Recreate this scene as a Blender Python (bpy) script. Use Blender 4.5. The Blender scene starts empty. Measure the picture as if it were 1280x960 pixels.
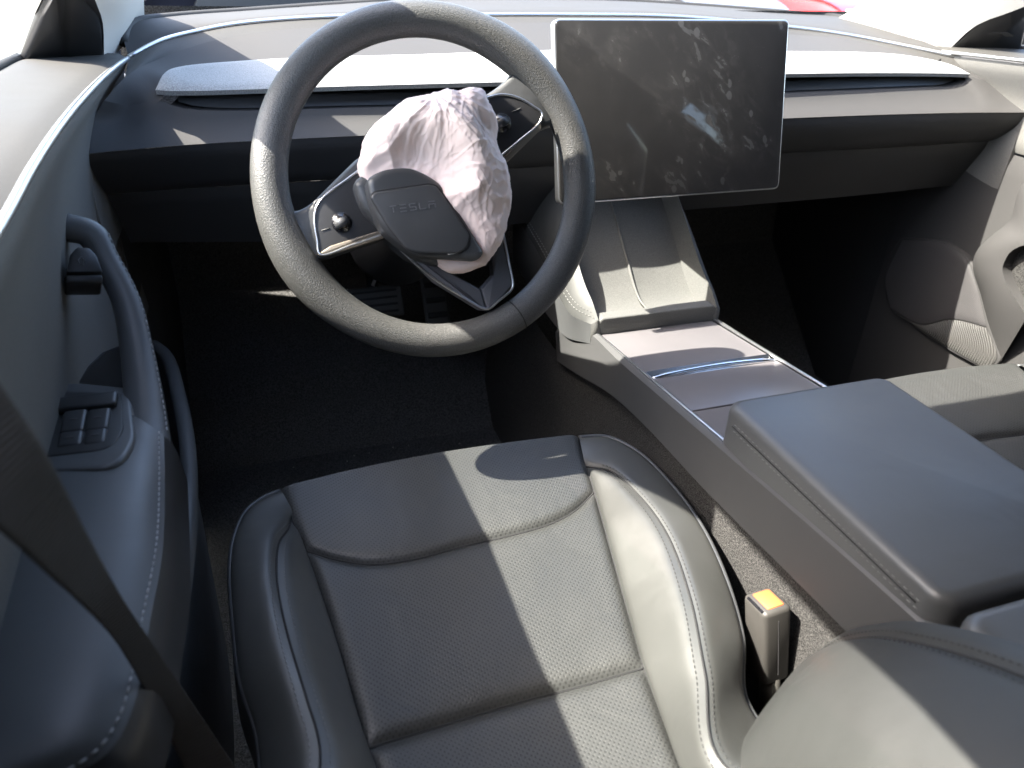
import bpy, bmesh, math, random
import numpy as np
from mathutils import Vector, Matrix, noise
R = math.radians
random.seed(7); rng = np.random.default_rng(7)
S = bpy.context.scene
COL = S.collection

# ------------------------------------------------------------------ camera
CP = np.array([-.547, -.212, .960]); YAW, PIT, ROL = R(19.22), R(30.31), R(1.86); FPX = 931.9
cf = np.array([math.sin(YAW)*math.cos(PIT), math.cos(YAW)*math.cos(PIT), -math.sin(PIT)])
cr = np.array([math.cos(YAW), -math.sin(YAW), 0.]); cu = np.cross(cr, cf)
cr, cu = cr*math.cos(ROL)+cu*math.sin(ROL), -cr*math.sin(ROL)+cu*math.cos(ROL)
cd = bpy.data.cameras.new('camera'); co = bpy.data.objects.new('camera', cd); COL.objects.link(co)
m = Matrix(((cr[0], cu[0], -cf[0], CP[0]), (cr[1], cu[1], -cf[1], CP[1]), (cr[2], cu[2], -cf[2], CP[2]), (0, 0, 0, 1)))
co.matrix_world = m
cd.sensor_width = 36; cd.lens = FPX/1280*36; cd.clip_start = .02; cd.clip_end = 500
cd.dof.use_dof = True; cd.dof.focus_distance = .95; cd.dof.aperture_fstop = 6.0
S.camera = co

# ------------------------------------------------------------------ light
SUN = Vector((-.78, .13, 1.0)).normalized()
W = bpy.data.worlds.new('World'); S.world = W; W.use_nodes = True
nt = W.node_tree
sk = nt.nodes.new('ShaderNodeTexSky'); sk.sky_type = 'NISHITA'; sk.sun_disc = False
sk.air_density = 1.0; sk.dust_density = 3.0; sk.ozone_density = .6
sk.sun_elevation = math.asin(SUN.z); sk.sun_rotation = math.atan2(SUN.x, SUN.y)
nt.links.new(sk.outputs[0], nt.nodes['Background'].inputs[0]); nt.nodes['Background'].inputs[1].default_value = .15
sl = bpy.data.lights.new('sun', 'SUN'); sl.energy = 3.8; sl.angle = R(.53); sl.color = (1, .94, .84)
so = bpy.data.objects.new('sun', sl); COL.objects.link(so); so.rotation_euler = SUN.to_track_quat('Z', 'Y').to_euler()
S.view_settings.view_transform = 'Standard'; S.view_settings.look = 'None'
S.view_settings.exposure = 3.18; S.view_settings.gamma = 1
try: S.view_settings.use_curve_mapping = False
except Exception: pass

# ------------------------------------------------------------------ helpers
def at(px, py, P, n):
    """point where the sight line of a photo pixel meets the plane through P with normal n"""
    d = cf+cr*(px-640)/FPX+cu*(480-py)/FPX; n = np.array(n, float)
    return CP+d*(((np.array(P, float)-CP)@n)/(d@n))
def az(px, py, z): return at(px, py, (0, 0, z), (0, 0, 1))
def ay(px, py, y): return at(px, py, (0, y, 0), (0, 1, 0))
def ax(px, py, x): return at(px, py, (x, 0, 0), (1, 0, 0))
def ad(px, py, r):
    d = cf+cr*(px-640)/FPX+cu*(480-py)/FPX; return CP+d/np.linalg.norm(d)*r

def tag(o, label, cat, group=None):
    o['label'] = label; o['category'] = cat
    if group: o['group'] = group
    return o
def thing(name, label, cat, loc=(0, 0, 0), group=None):
    o = bpy.data.objects.new(name, None); COL.objects.link(o); o.location = loc; o.empty_display_size = .05
    return tag(o, label, cat, group)
def link(name, me, mat, parent=None):
    o = bpy.data.objects.new(name, me); COL.objects.link(o)
    if mat: me.materials.append(mat)
    if parent is not None:
        o.parent = parent
        pw = wmat(parent)
        o.matrix_parent_inverse = pw.inverted()
    return o
def wmat(o):
    M = o.matrix_basis.copy()
    if o.parent is not None: M = wmat(o.parent) @ o.matrix_parent_inverse @ M
    return M
def mesh(name, V, F, mat, parent=None, smooth=True, uv=None):
    me = bpy.data.meshes.new(name); me.from_pydata([tuple(map(float, v)) for v in V], [], F)
    if uv is not None:
        l = me.uv_layers.new(name='UVMap')
        idx = np.empty(len(me.loops), int); me.loops.foreach_get('vertex_index', idx)
        l.data.foreach_set('uv', np.asarray(uv, float)[idx].ravel())
    if smooth: me.polygons.foreach_set('use_smooth', [True]*len(me.polygons))
    me.update(); return link(name, me, mat, parent)
def bmobj(name, bm, mat, parent=None, smooth=True, angle=35):
    me = bpy.data.meshes.new(name); bmesh.ops.recalc_face_normals(bm, faces=bm.faces); bm.to_mesh(me); bm.free()
    if smooth:
        me.polygons.foreach_set('use_smooth', [True]*len(me.polygons))
        try: me.set_sharp_from_angle(angle=R(angle))
        except Exception: pass
    return link(name, me, mat, parent)

def spl(P, n, closed=False):
    """Catmull-Rom through P, n points evenly spaced along it"""
    P = [np.array(p, float) for p in P]
    if len(P) == 2: return np.array([P[0]+(P[1]-P[0])*t for t in np.linspace(0, 1, n)])
    Q = []
    k = len(P)
    def g(i): return P[i % k] if closed else (P[i] if 0 <= i < k else (2*P[0]-P[1] if i < 0 else 2*P[-1]-P[-2]))
    for i in range(k if closed else k-1):
        p0, p1, p2, p3 = g(i-1), g(i), g(i+1), g(i+2)
        d = [max(np.linalg.norm(b-a), 1e-7)**.5 for a, b in ((p0, p1), (p1, p2), (p2, p3))]
        t0, t1 = 0, d[0]; t2 = t1+d[1]; t3 = t2+d[2]
        for t in np.linspace(t1, t2, 24, endpoint=False):
            a1 = (t1-t)/(t1-t0)*p0+(t-t0)/(t1-t0)*p1; a2 = (t2-t)/(t2-t1)*p1+(t-t1)/(t2-t1)*p2; a3 = (t3-t)/(t3-t2)*p2+(t-t2)/(t3-t2)*p3
            b1 = (t2-t)/(t2-t0)*a1+(t-t0)/(t2-t0)*a2; b2 = (t3-t)/(t3-t1)*a2+(t-t1)/(t3-t1)*a3
            Q.append((t2-t)/(t2-t1)*b1+(t-t1)/(t2-t1)*b2)
    Q.append(P[0] if closed else P[-1]); Q = np.array(Q)
    s = np.concatenate([[0], np.cumsum(np.linalg.norm(np.diff(Q, axis=0), axis=1))])
    t = np.linspace(0, s[-1], n, endpoint=not closed)
    return np.stack([np.interp(t, s, Q[:, j]) for j in range(Q.shape[1])], 1)
def clen(P): return float(np.linalg.norm(np.diff(P, axis=0), axis=1).sum())

def grid_normals(G):
    dv = np.gradient(G, axis=0); du = np.gradient(G, axis=1); n = np.cross(du, dv)
    l = np.linalg.norm(n, axis=2, keepdims=True); return n/np.maximum(l, 1e-12)
def patch(name, bot, top, left, right, nu, nv, mat, parent=None, up=(0, 0, 1), bulge=0., w=.010, edges='btlr', crown=0., uvs=True):
    """Coons patch between four curves (bot/top run left to right, left/right run bottom to top);
    raised by bulge inside the edges named in `edges`, so seams stay as grooves."""
    b, t = spl(bot, nu), spl(top, nu); l, r = spl(left, nv), spl(right, nv)
    u = np.linspace(0, 1, nu)[None, :, None]; v = np.linspace(0, 1, nv)[:, None, None]
    G = (1-v)*b[None]+v*t[None]+(1-u)*l[:, None]+u*r[:, None] - ((1-u)*(1-v)*b[0]+u*(1-v)*b[-1]+(1-u)*v*t[0]+u*v*t[-1])
    N = grid_normals(G)
    if N.reshape(-1, 3).mean(0)@np.array(up, float) < 0: N = -N; flip = True
    else: flip = False
    du = np.concatenate([np.zeros((nv, 1)), np.cumsum(np.linalg.norm(np.diff(G, axis=1), axis=2), 1)], 1)
    dv = np.concatenate([np.zeros((1, nu)), np.cumsum(np.linalg.norm(np.diff(G, axis=0), axis=2), 0)], 0)
    H = np.ones((nv, nu)); W2 = w
    if 'l' in edges: H *= 1-np.exp(-(du/W2)**1.3)
    if 'r' in edges: H *= 1-np.exp(-((du[:, -1:]-du)/W2)**1.3)
    if 'b' in edges: H *= 1-np.exp(-(dv/W2)**1.3)
    if 't' in edges: H *= 1-np.exp(-((dv[-1:]-dv)/W2)**1.3)
    uu, vv = u[..., 0], v[..., 0]
    C = 16*uu*(1-uu)*vv*(1-vv)
    G = G+N*(bulge*H+crown*C)[..., None]
    N2 = grid_normals(G); N2 = -N2 if flip else N2
    V = G.reshape(-1, 3); F = []
    for j in range(nv-1):
        for i in range(nu-1):
            a = j*nu+i; q = (a, a+1, a+nu+1, a+nu)
            F.append(q[::-1] if flip else q)
    uv = np.stack([du-du[:, -1:]/2, dv], 2).reshape(-1, 2)
    o = mesh(name, V, F, mat, parent, uv=uv)
    return o, G, N2, du, dv
def edge_line(pt, side, dist, lift=.0008):
    """polyline lying on a patch at a distance from one of its edges"""
    o, G, N, du, dv = pt; out = []; nn = []
    if side in 'lr':
        for j in range(G.shape[0]):
            s = du[j] if side == 'l' else du[j][-1]-du[j]
            if s.max() < dist: continue
            if side == 'r': s = s[::-1]; g = G[j][::-1]; n = N[j][::-1]
            else: g = G[j]; n = N[j]
            out.append([np.interp(dist, s, g[:, k]) for k in range(3)]); nn.append([np.interp(dist, s, n[:, k]) for k in range(3)])
    else:
        for i in range(G.shape[1]):
            s = dv[:, i] if side == 'b' else dv[-1, i]-dv[:, i]
            g, n = G[:, i], N[:, i]
            if s.max() < dist: continue
            if side == 't': s = s[::-1]; g = g[::-1]; n = n[::-1]
            out.append([np.interp(dist, s, g[:, k]) for k in range(3)]); nn.append([np.interp(dist, s, n[:, k]) for k in range(3)])
    return np.array(out)+np.array(nn)*lift, np.array(nn)
def stitches(name, L, N, mat, parent, step=.0065, ln=.0045, wd=.0011, ht=.0009):
    """a row of separate thread stitches along a polyline; too small to pick apart, so one stuff part"""
    s = np.concatenate([[0], np.cumsum(np.linalg.norm(np.diff(L, axis=0), axis=1))])
    V, F = [], []
    for c in np.arange(step/2, s[-1], step):
        p = np.array([np.interp(c, s, L[:, k]) for k in range(3)]); q = np.array([np.interp(min(c+.001, s[-1]), s, L[:, k]) for k in range(3)])
        n = np.array([np.interp(c, s, N[:, k]) for k in range(3)]); n /= np.linalg.norm(n)
        t = q-p
        if np.linalg.norm(t) < 1e-7: continue
        t /= np.linalg.norm(t); sd = np.cross(t, n); k0 = len(V)
        for e, sc, hh in ((-.5, .4, -.5), (-.3, 1, 1), (.3, 1, 1), (.5, .4, -.5)):
            for k, z in ((-1, 0), (0, 1), (1, 0)): V.append(p+t*ln*e+sd*wd/2*k*sc+n*(ht*hh if z else -ht*.5))
        for e in range(3):
            for k in range(2):
                a = k0+e*3+k; F.append((a, a+1, a+4, a+3))
    o = mesh(name, V, F, mat, parent); o['kind'] = 'stuff'; return o
def tube(name, P, r, mat, parent=None, n=8, closed=False, up=(0, 0, 1), flat=1., samples=None, cap=True):
    P = spl(P, samples or max(12, len(P)*6), closed) if samples != 0 else np.array(P, float)
    k = len(P); rr = np.interp(np.linspace(0, 1, k), np.linspace(0, 1, len(r)), r) if hasattr(r, '__len__') else [r]*k
    V, F = [], []
    T = np.gradient(P, axis=0) if not closed else np.roll(P, -1, 0)-np.roll(P, 1, 0)
    T /= np.linalg.norm(T, axis=1, keepdims=True)
    upv = np.array(up, float)
    for i in range(k):
        a = np.cross(T[i], upv); a /= max(np.linalg.norm(a), 1e-9); b = np.cross(a, T[i])
        for j in range(n):
            th = 2*math.pi*j/n; V.append(P[i]+a*rr[i]*math.cos(th)+b*rr[i]*flat*math.sin(th))
    for i in range(k if closed else k-1):
        for j in range(n):
            F.append((i*n+j, i*n+(j+1) % n, ((i+1) % k)*n+(j+1) % n, ((i+1) % k)*n+j))
    if not closed and cap: F.append(tuple(range(n-1, -1, -1))); F.append(tuple((k-1)*n+j for j in range(n)))
    return mesh(name, V, F, mat, parent)
def rbox(name, c, d, bev, mat, parent=None, rot=None, seg=4, taper=None):
    bm = bmesh.new(); bmesh.ops.create_cube(bm, size=1)
    for v in bm.verts:
        v.co = Vector((v.co.x*d[0], v.co.y*d[1], v.co.z*d[2]))
        if taper and v.co.z > 0: v.co.x *= taper; v.co.y *= taper
    if bev: bmesh.ops.bevel(bm, geom=list(bm.edges), offset=bev, segments=seg, profile=.5, affect='EDGES')
    M = Matrix.Translation(Vector(c)) @ (rot.to_4x4() if rot is not None else Matrix())
    bm.transform(M); return bmobj(name, bm, mat, parent)
def prism(name, poly, org, X, Y, Z, h0, h1, bev, mat, parent=None, seg=3, dome=0.):
    """polygon in a local plane pulled from height h0 to h1 with rounded top edges"""
    org, X, Y, Z = [np.array(a, float) for a in (org, X, Y, Z)]
    bm = bmesh.new(); P = np.array(poly, float)
    lo = [bm.verts.new(org+X*p[0]+Y*p[1]+Z*h0) for p in P]; hi = [bm.verts.new(org+X*p[0]+Y*p[1]+Z*h1) for p in P]
    ft = bm.faces.new(hi); bm.faces.new(lo[::-1]); k = len(P)
    for i in range(k): bm.faces.new((lo[i], lo[(i+1) % k], hi[(i+1) % k], hi[i]))
    bm.normal_update()
    if bev: bmesh.ops.bevel(bm, geom=list(ft.edges), offset=bev, segments=seg, profile=.5, affect='EDGES')
    return bmobj(name, bm, mat, parent, angle=30)
def rpoly(pts, r, n=5):
    """round the corners of a 2-D polygon"""
    out = []; P = [np.array(p, float) for p in pts]; k = len(P)
    for i in range(k):
        a, b, c = P[i-1], P[i], P[(i+1) % k]
        rr = r[i] if hasattr(r, '__len__') else r
        u, v = a-b, c-b; lu, lv = np.linalg.norm(u), np.linalg.norm(v); q = min(rr, lu*.45, lv*.45)
        p, s = b+u/lu*q, b+v/lv*q
        for t in np.linspace(0, 1, n): out.append((1-t)**2*p+2*t*(1-t)*b+t*t*s)
    return out

# ------------------------------------------------------------------ materials
def mat(name, col, rough=.5, metal=0., spec=.5, bump=None, var=None, coat=0., sheen=0., wave=None):
    """bump = (scale, strength, distance[, kind]); var = (scale, amount)"""
    M = bpy.data.materials.new(name); M.use_nodes = True; t = M.node_tree; B = t.nodes['Principled BSDF']
    B.inputs['Base Color'].default_value = (*col, 1); B.inputs['Roughness'].default_value = rough
    B.inputs['Metallic'].default_value = metal; B.inputs['Specular IOR Level'].default_value = spec
    if coat: B.inputs['Coat Weight'].default_value = coat; B.inputs['Coat Roughness'].default_value = .08
    if sheen: B.inputs['Sheen Weight'].default_value = sheen; B.inputs['Sheen Roughness'].default_value = .5
    tc = t.nodes.new('ShaderNodeTexCoord')
    if var:
        n = t.nodes.new('ShaderNodeTexNoise'); n.inputs['Scale'].default_value = var[0]; n.inputs['Detail'].default_value = 6
        t.links.new(tc.outputs['Object'], n.inputs['Vector'])
        mx = t.nodes.new('ShaderNodeMix'); mx.data_type = 'RGBA'
        mx.inputs['A'].default_value = (*[c*(1-var[1]) for c in col], 1); mx.inputs['B'].default_value = (*[min(1, c*(1+var[1])) for c in col], 1)
        t.links.new(n.outputs['Fac'], mx.inputs['Factor']); t.links.new(mx.outputs['Result'], B.inputs['Base Color'])
        mr = t.nodes.new('ShaderNodeMapRange'); mr.inputs['From Min'].default_value = .3; mr.inputs['From Max'].default_value = .7
        mr.inputs['To Min'].default_value = max(.02, rough-.07); mr.inputs['To Max'].default_value = min(1, rough+.07)
        t.links.new(n.outputs['Fac'], mr.inputs['Value']); t.links.new(mr.outputs['Result'], B.inputs['Roughness'])
    if bump:
        kind = bump[3] if len(bump) > 3 else 'noise'
        n = t.nodes.new('ShaderNodeTexVoronoi' if kind == 'voronoi' else 'ShaderNodeTexNoise'); n.inputs['Scale'].default_value = bump[0]
        if kind == 'noise': n.inputs['Detail'].default_value = 3
        t.links.new(tc.outputs['Object'], n.inputs['Vector'])
        b = t.nodes.new('ShaderNodeBump'); b.inputs['Strength'].default_value = bump[1]; b.inputs['Distance'].default_value = bump[2]
        t.links.new(n.outputs[0], b.inputs['Height']); t.links.new(b.outputs['Normal'], B.inputs['Normal'])
        if wave:
            n2 = t.nodes.new('ShaderNodeTexNoise'); n2.inputs['Scale'].default_value = wave[0]; n2.inputs['Detail'].default_value = 2; n2.inputs['Distortion'].default_value = .5
            t.links.new(tc.outputs['Object'], n2.inputs['Vector'])
            b2 = t.nodes.new('ShaderNodeBump'); b2.inputs['Strength'].default_value = 1; b2.inputs['Distance'].default_value = wave[1]
            t.links.new(n2.outputs[0], b2.inputs['Height']); t.links.new(b2.outputs['Normal'], b.inputs['Normal'])
    return M
def speckle(M, scale, lo, hi):
    """fibre-scale colour variation multiplied into a material's base colour"""
    t = M.node_tree; B = t.nodes['Principled BSDF']; tc = t.nodes.new('ShaderNodeTexCoord')
    n = t.nodes.new('ShaderNodeTexNoise'); n.inputs['Scale'].default_value = scale; n.inputs['Detail'].default_value = 2
    t.links.new(tc.outputs['Object'], n.inputs['Vector'])
    mr = t.nodes.new('ShaderNodeMapRange'); mr.inputs['From Min'].default_value = .35; mr.inputs['From Max'].default_value = .65
    mr.inputs['To Min'].default_value = lo; mr.inputs['To Max'].default_value = hi
    t.links.new(n.outputs['Fac'], mr.inputs['Value'])
    mx = t.nodes.new('ShaderNodeMix'); mx.data_type = 'RGBA'; mx.blend_type = 'MULTIPLY'; mx.inputs['Factor'].default_value = 1
    src = B.inputs['Base Color']
    if src.is_linked: t.links.new(src.links[0].from_socket, mx.inputs['A'])
    else: mx.inputs['A'].default_value = src.default_value[:]
    t.links.new(mr.outputs['Result'], mx.inputs['B']); t.links.new(mx.outputs['Result'], src)
    return M
def perforate(M, pitch=.0056, rad=.20):
    """punched holes on a staggered lattice, laid out in the patch's own metres"""
    t = M.node_tree; B = t.nodes['Principled BSDF']; N = t.nodes.new; L = t.links.new
    uv = N('ShaderNodeUVMap'); uv.uv_map = 'UVMap'
    def vm(op, a, b=None):
        n = N('ShaderNodeVectorMath'); n.operation = op; L(a, n.inputs[0])
        if b is not None: n.inputs[1].default_value = b
        return n
    s = vm('MULTIPLY', uv.outputs[0], (1/pitch, 1/(pitch*1.0), 0))
    ds = []
    for off in ((0, 0, 0), (.5, .5, 0)):
        a = vm('ADD', s.outputs[0], off); f = vm('FRACTION', a.outputs[0]); c = vm('SUBTRACT', f.outputs[0], (.5, .5, 0)); ds.append(vm('LENGTH', c.outputs[0]))
    mn = N('ShaderNodeMath'); mn.operation = 'MINIMUM'; L(ds[0].outputs['Value'], mn.inputs[0]); L(ds[1].outputs['Value'], mn.inputs[1])
    mr = N('ShaderNodeMapRange'); mr.interpolation_type = 'SMOOTHSTEP'; L(mn.outputs[0], mr.inputs['Value'])
    mr.inputs['From Min'].default_value = rad*.55; mr.inputs['From Max'].default_value = rad*1.15; mr.inputs['To Min'].default_value = 0; mr.inputs['To Max'].default_value = 1
    mx = N('ShaderNodeMix'); mx.data_type = 'RGBA'; L(mr.outputs['Result'], mx.inputs['Factor'])
    mx.inputs['A'].default_value = (.016, .016, .016, 1)
    src = B.inputs['Base Color']
    if src.is_linked: L(src.links[0].from_socket, mx.inputs['B'])
    else: mx.inputs['B'].default_value = src.default_value[:]
    L(mx.outputs['Result'], src)
    b = N('ShaderNodeBump'); b.inputs['Strength'].default_value = .35; b.inputs['Distance'].default_value = .0006
    L(mr.outputs['Result'], b.inputs['Height'])
    if B.inputs['Normal'].is_linked: L(B.inputs['Normal'].links[0].from_socket, b.inputs['Normal'])
    L(b.outputs['Normal'], B.inputs['Normal']); return M
def ribs(M, pitch, axis=0):
    t = M.node_tree; B = t.nodes['Principled BSDF']; N = t.nodes.new; L = t.links.new
    uv = N('ShaderNodeUVMap'); uv.uv_map = 'UVMap'; sp = N('ShaderNodeSeparateXYZ'); L(uv.outputs[0], sp.inputs[0])
    a = N('ShaderNodeMath'); a.operation = 'MULTIPLY'; L(sp.outputs[axis], a.inputs[0]); a.inputs[1].default_value = 2*math.pi/pitch
    s = N('ShaderNodeMath'); s.operation = 'SINE'; L(a.outputs[0], s.inputs[0])
    b = N('ShaderNodeBump'); b.inputs['Strength'].default_value = 1; b.inputs['Distance'].default_value = .001
    L(s.outputs[0], b.inputs['Height']); L(b.outputs['Normal'], B.inputs['Normal']); return M

LEATHER = mat('black_leather', (.037, .038, .036), .46, spec=1.0, bump=(700, .15, .0004), var=(9, .16), wave=(22, .0009))
PERF = perforate(mat('perforated_leather', (.037, .038, .037), .45, bump=(700, .1, .0004), var=(9, .10), wave=(16, .002)))
RIML = speckle(mat('grained_rim_leather', (.058, .058, .056), .42, bump=(760, .9, .0008), var=(14, .12)), 850, .75, 1.2)
DARKL = mat('smooth_hub_leather', (.042, .044, .046), .46, bump=(900, .15, .0003), var=(16, .12), wave=(30, .0008))
SOFT = mat('soft_grey_plastic', (.042, .0408, .0408), .75, spec=.2, bump=(900, .12, .0003), var=(7, .06))
DASHD = mat('dark_dash_plastic', (.030, .030, .031), .6, bump=(900, .12, .0003), var=(6, .08))
VINYL = speckle(mat('grey_door_vinyl', (.128, .125, .118), .66, spec=.35, bump=(800, .2, .0004), var=(5, .06)), 900, .85, 1.15)
DOORL = mat('charcoal_door_leather', (.070, .072, .074), .45, bump=(700, .15, .0004), var=(7, .20), wave=(14, .0012))
PAD = speckle(mat('pale_suede', (.21, .21, .206), .9, bump=(800, .3, .0006), sheen=.2), 700, .72, 1.25)
BLACK = mat('black_plastic', (.020, .020, .021), .42, bump=(900, .08, .0002))
BUCK = mat('grey_black_buckle_plastic', (.040, .038, .035), .5, bump=(900, .1, .0002))
MATTE = mat('matte_black', (.010, .010, .011), .8)
GLOSS = mat('piano_black', (.010, .010, .012), .18, coat=.4)
CHROME = mat('satin_chrome', (.78, .79, .80), .22, 1.)
SILVER = mat('silver_trim', (.62, .63, .64), .32, 1.)
LID = mat('satin_mauve_lid', (.100, .094, .098), .38, spec=.6, bump=(900, .05, .0002), var=(12, .05))
CONS = mat('console_side_plastic', (.050, .050, .051), .55, bump=(800, .1, .0003), var=(8, .06))
BINM = speckle(mat('bin_suede', (.085, .085, .082), .8, bump=(700, .2, .0004), var=(25, .12)), 600, .85, 1.15)
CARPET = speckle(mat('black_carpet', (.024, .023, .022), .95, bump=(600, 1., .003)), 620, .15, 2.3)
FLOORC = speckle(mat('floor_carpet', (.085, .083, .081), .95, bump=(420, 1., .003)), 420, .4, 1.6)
THREAD = mat('grey_thread', (.115, .115, .112), .7)
BOLST = mat('backrest_leather', (.033, .034, .033), .52, spec=.4, bump=(700, .15, .0004), var=(9, .16), wave=(16, .002))
SPOKE = mat('grey_spoke_plastic', (.085, .085, .092), .5, bump=(900, .15, .0003))
BRUSHED = mat('dark_brushed_chamfer', (.30, .26, .21), .42, .8)
SCROLL = mat('scroll_wheel_plastic', (.045, .046, .048), .38)
WEBB = mat('pale_buckle_strap', (.11, .105, .095), .7)
THREADL = mat('pale_thread', (.30, .30, .30), .7)
THREADD = mat('lit_thread_and_rib', (.014, .014, .014), .7)  # darker copy of the thread for sunlit bolsters; also colours the scroll ribs
LINER = mat('pale_headliner', (.60, .58, .54), .9, bump=(500, .15, .0004))
HEADL = mat('dark_headliner', (.05, .05, .05), .9)
ORANGE = mat('orange_red_button', (.40, .11, .035), .5)
BELT = ribs(mat('belt_webbing', (.062, .052, .043), .75, var=(30, .1)), .0030, 0)
RIBBED = ribs(mat('ribbed_speaker_plastic', (.060, .058, .056), .6), .0052, 0)
GRILLE = perforate(mat('speaker_grille', (.055, .052, .054), .6), .0034, .24)
LEDGE = speckle(mat('warm_grey_ledge', (.036, .0345, .0325), .70, spec=.3, bump=(800, .2, .0004), var=(6, .10)), 900, .88, 1.12)
PEDAL = mat('pedal_pad', (.085, .085, .082), .55, var=(40, .2))
RUBBER = mat('black_rubber', (.014, .013, .012), .7)

def screen_mat():
    """black glass under a film of dust, with smears and finger marks gathered where hands reach"""
    M = mat('smudged_screen_glass', (.010, .010, .011), .10, spec=.4); t = M.node_tree; B = t.nodes['Principled BSDF']; N = t.nodes.new; L = t.links.new
    tc = N('ShaderNodeTexCoord')
    def mp(rot, sc):
        q = N('ShaderNodeMapping'); L(tc.outputs['Object'], q.inputs['Vector']); q.inputs['Rotation'].default_value = (0, R(rot), 0)
        n = N('ShaderNodeMapping'); L(q.outputs[0], n.inputs['Vector']); n.inputs['Scale'].default_value = sc; return n.outputs[0]
    def nz(v, sc, det=4, dist=0.):
        n = N('ShaderNodeTexNoise'); n.inputs['Scale'].default_value = sc; n.inputs['Detail'].default_value = det; n.inputs['Distortion'].default_value = dist; L(v, n.inputs['Vector']); return n.outputs['Fac']
    def mr(v, a, b, c=0., d=1.):
        n = N('ShaderNodeMapRange'); n.interpolation_type = 'SMOOTHSTEP'; L(v, n.inputs['Value'])
        for k, x in zip(('From Min', 'From Max', 'To Min', 'To Max'), (a, b, c, d)): n.inputs[k].default_value = x
        return n.outputs['Result']
    def op(o, a, b):
        n = N('ShaderNodeMath'); n.operation = o
        for k, x in enumerate((a, b)):
            if isinstance(x, float): n.inputs[k].default_value = x
            else: L(x, n.inputs[k])
        return n.outputs[0]
    clus = mr(nz(mp(0, (1, 1, 1)), 9, 2, .4), .45, .60)
    sm1 = mr(nz(mp(28, (1, 1, .55)), 62, 5, .3), .46, .74); sm2 = mr(nz(mp(-35, (.30, 1, 1)), 80, 3, .3), .52, .76)
    vo = N('ShaderNodeTexVoronoi'); vo.inputs['Scale'].default_value = 62; vo.inputs['Randomness'].default_value = 1; L(mp(15, (1, 1, .7)), vo.inputs['Vector'])
    dots = op('MULTIPLY', mr(vo.outputs['Distance'], .18, .34, 1., 0.), mr(nz(mp(0, (1, 1, 1)), 38, 1), .52, .60))
    grit = mr(nz(mp(0, (1, 1, 1)), 700, 1), .70, .78)
    a = op('MULTIPLY', clus, op('ADD', op('MULTIPLY', sm1, .6), op('ADD', op('MULTIPLY', sm2, .5), op('MULTIPLY', dots, .7))))
    a = op('ADD', a, op('MULTIPLY', mr(nz(mp(0, (1, 1, 1)), 24, 5), .35, .75), .16)); a = op('ADD', a, op('MULTIPLY', grit, .35))
    mx = N('ShaderNodeMix'); mx.data_type = 'RGBA'; L(a, mx.inputs['Factor'])
    mx.inputs['A'].default_value = (.031, .030, .0295, 1); mx.inputs['B'].default_value = (.064, .061, .057, 1); L(mx.outputs['Result'], B.inputs['Base Color'])
    L(mr(a, 0., .9, .035, .5), B.inputs['Roughness'])
    return M
SCREEN = screen_mat()
def glass_mat(name, tint):
    M = bpy.data.materials.new(name); M.use_nodes = True; t = M.node_tree; t.nodes.remove(t.nodes['Principled BSDF'])
    tr = t.nodes.new('ShaderNodeBsdfTransparent'); tr.inputs[0].default_value = (*tint, 1)
    gl = t.nodes.new('ShaderNodeBsdfGlossy'); gl.inputs['Roughness'].default_value = .02
    lw = t.nodes.new('ShaderNodeLayerWeight'); pw = t.nodes.new('ShaderNodeMath'); pw.operation = 'POWER'; pw.inputs[1].default_value = 4
    fr = t.nodes.new('ShaderNodeMath'); fr.operation = 'MULTIPLY'; fr.inputs[1].default_value = .30; t.links.new(lw.outputs['Facing'], pw.inputs[0]); t.links.new(pw.outputs[0], fr.inputs[0])
    mx = t.nodes.new('ShaderNodeMixShader'); t.links.new(fr.outputs[0], mx.inputs[0]); t.links.new(tr.outputs[0], mx.inputs[1]); t.links.new(gl.outputs[0], mx.inputs[2])
    t.links.new(mx.outputs[0], t.nodes['Material Output'].inputs[0]); return M
GLASS = glass_mat('window_glass', (.93, .95, .94))
def cloth_mat():
    M = mat('airbag_nylon', (.83, .665, .60), .85, spec=.25, bump=(900, .15, .0003)); B = M.node_tree.nodes['Principled BSDF']
    B.inputs['Subsurface Weight'].default_value = .15; B.inputs['Subsurface Radius'].default_value = (.01, .009, .009); B.inputs['Subsurface Scale'].default_value = .4
    return M
NYLON = cloth_mat()
#BODY
# ------------------------------------------------------------------ setting: ground and far parked cars
def slab(name, quad, n, th, mt, parent=None, bev=.004):
    """thick panel over a 3-D polygon, pushed along n by th"""
    bm = bmesh.new(); n = np.array(n, float)
    a = [bm.verts.new(np.array(p, float)) for p in quad]; b = [bm.verts.new(np.array(p, float)+n*th) for p in quad]; k = len(quad)
    bm.faces.new(a[::-1]); bm.faces.new(b)
    for i in range(k): bm.faces.new((a[i], a[(i+1) % k], b[(i+1) % k], b[i]))
    if bev: bmesh.ops.bevel(bm, geom=list(bm.edges), offset=bev, segments=2, profile=.5, affect='EDGES')
    return bmobj(name, bm, mt, parent, angle=40)
DIRT = mat('pale_gravel', (.115, .105, .09), .95, bump=(6, .5, .05), var=(1.5, .3))
g = mesh('ground', [(-120, -120, -.45), (120, -120, -.45), (120, 160, -.45), (-120, 160, -.45)], [(0, 1, 2, 3)], DIRT); g['kind'] = 'structure'
PAINTS = {k: mat(k+'_car_paint', c, .3, spec=.6, coat=.6) for k, c in dict(dark=(.004, .005, .010), white=(.30, .30, .295), red=(.55, .03, .035), blue=(.10, .22, .48), grey=(.10, .10, .105), ochre=(.55, .30, .06)).items()}
PAINTS['dark'] = mat('dull_navy_paint', (.004, .005, .010), .75, spec=.12)
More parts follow.
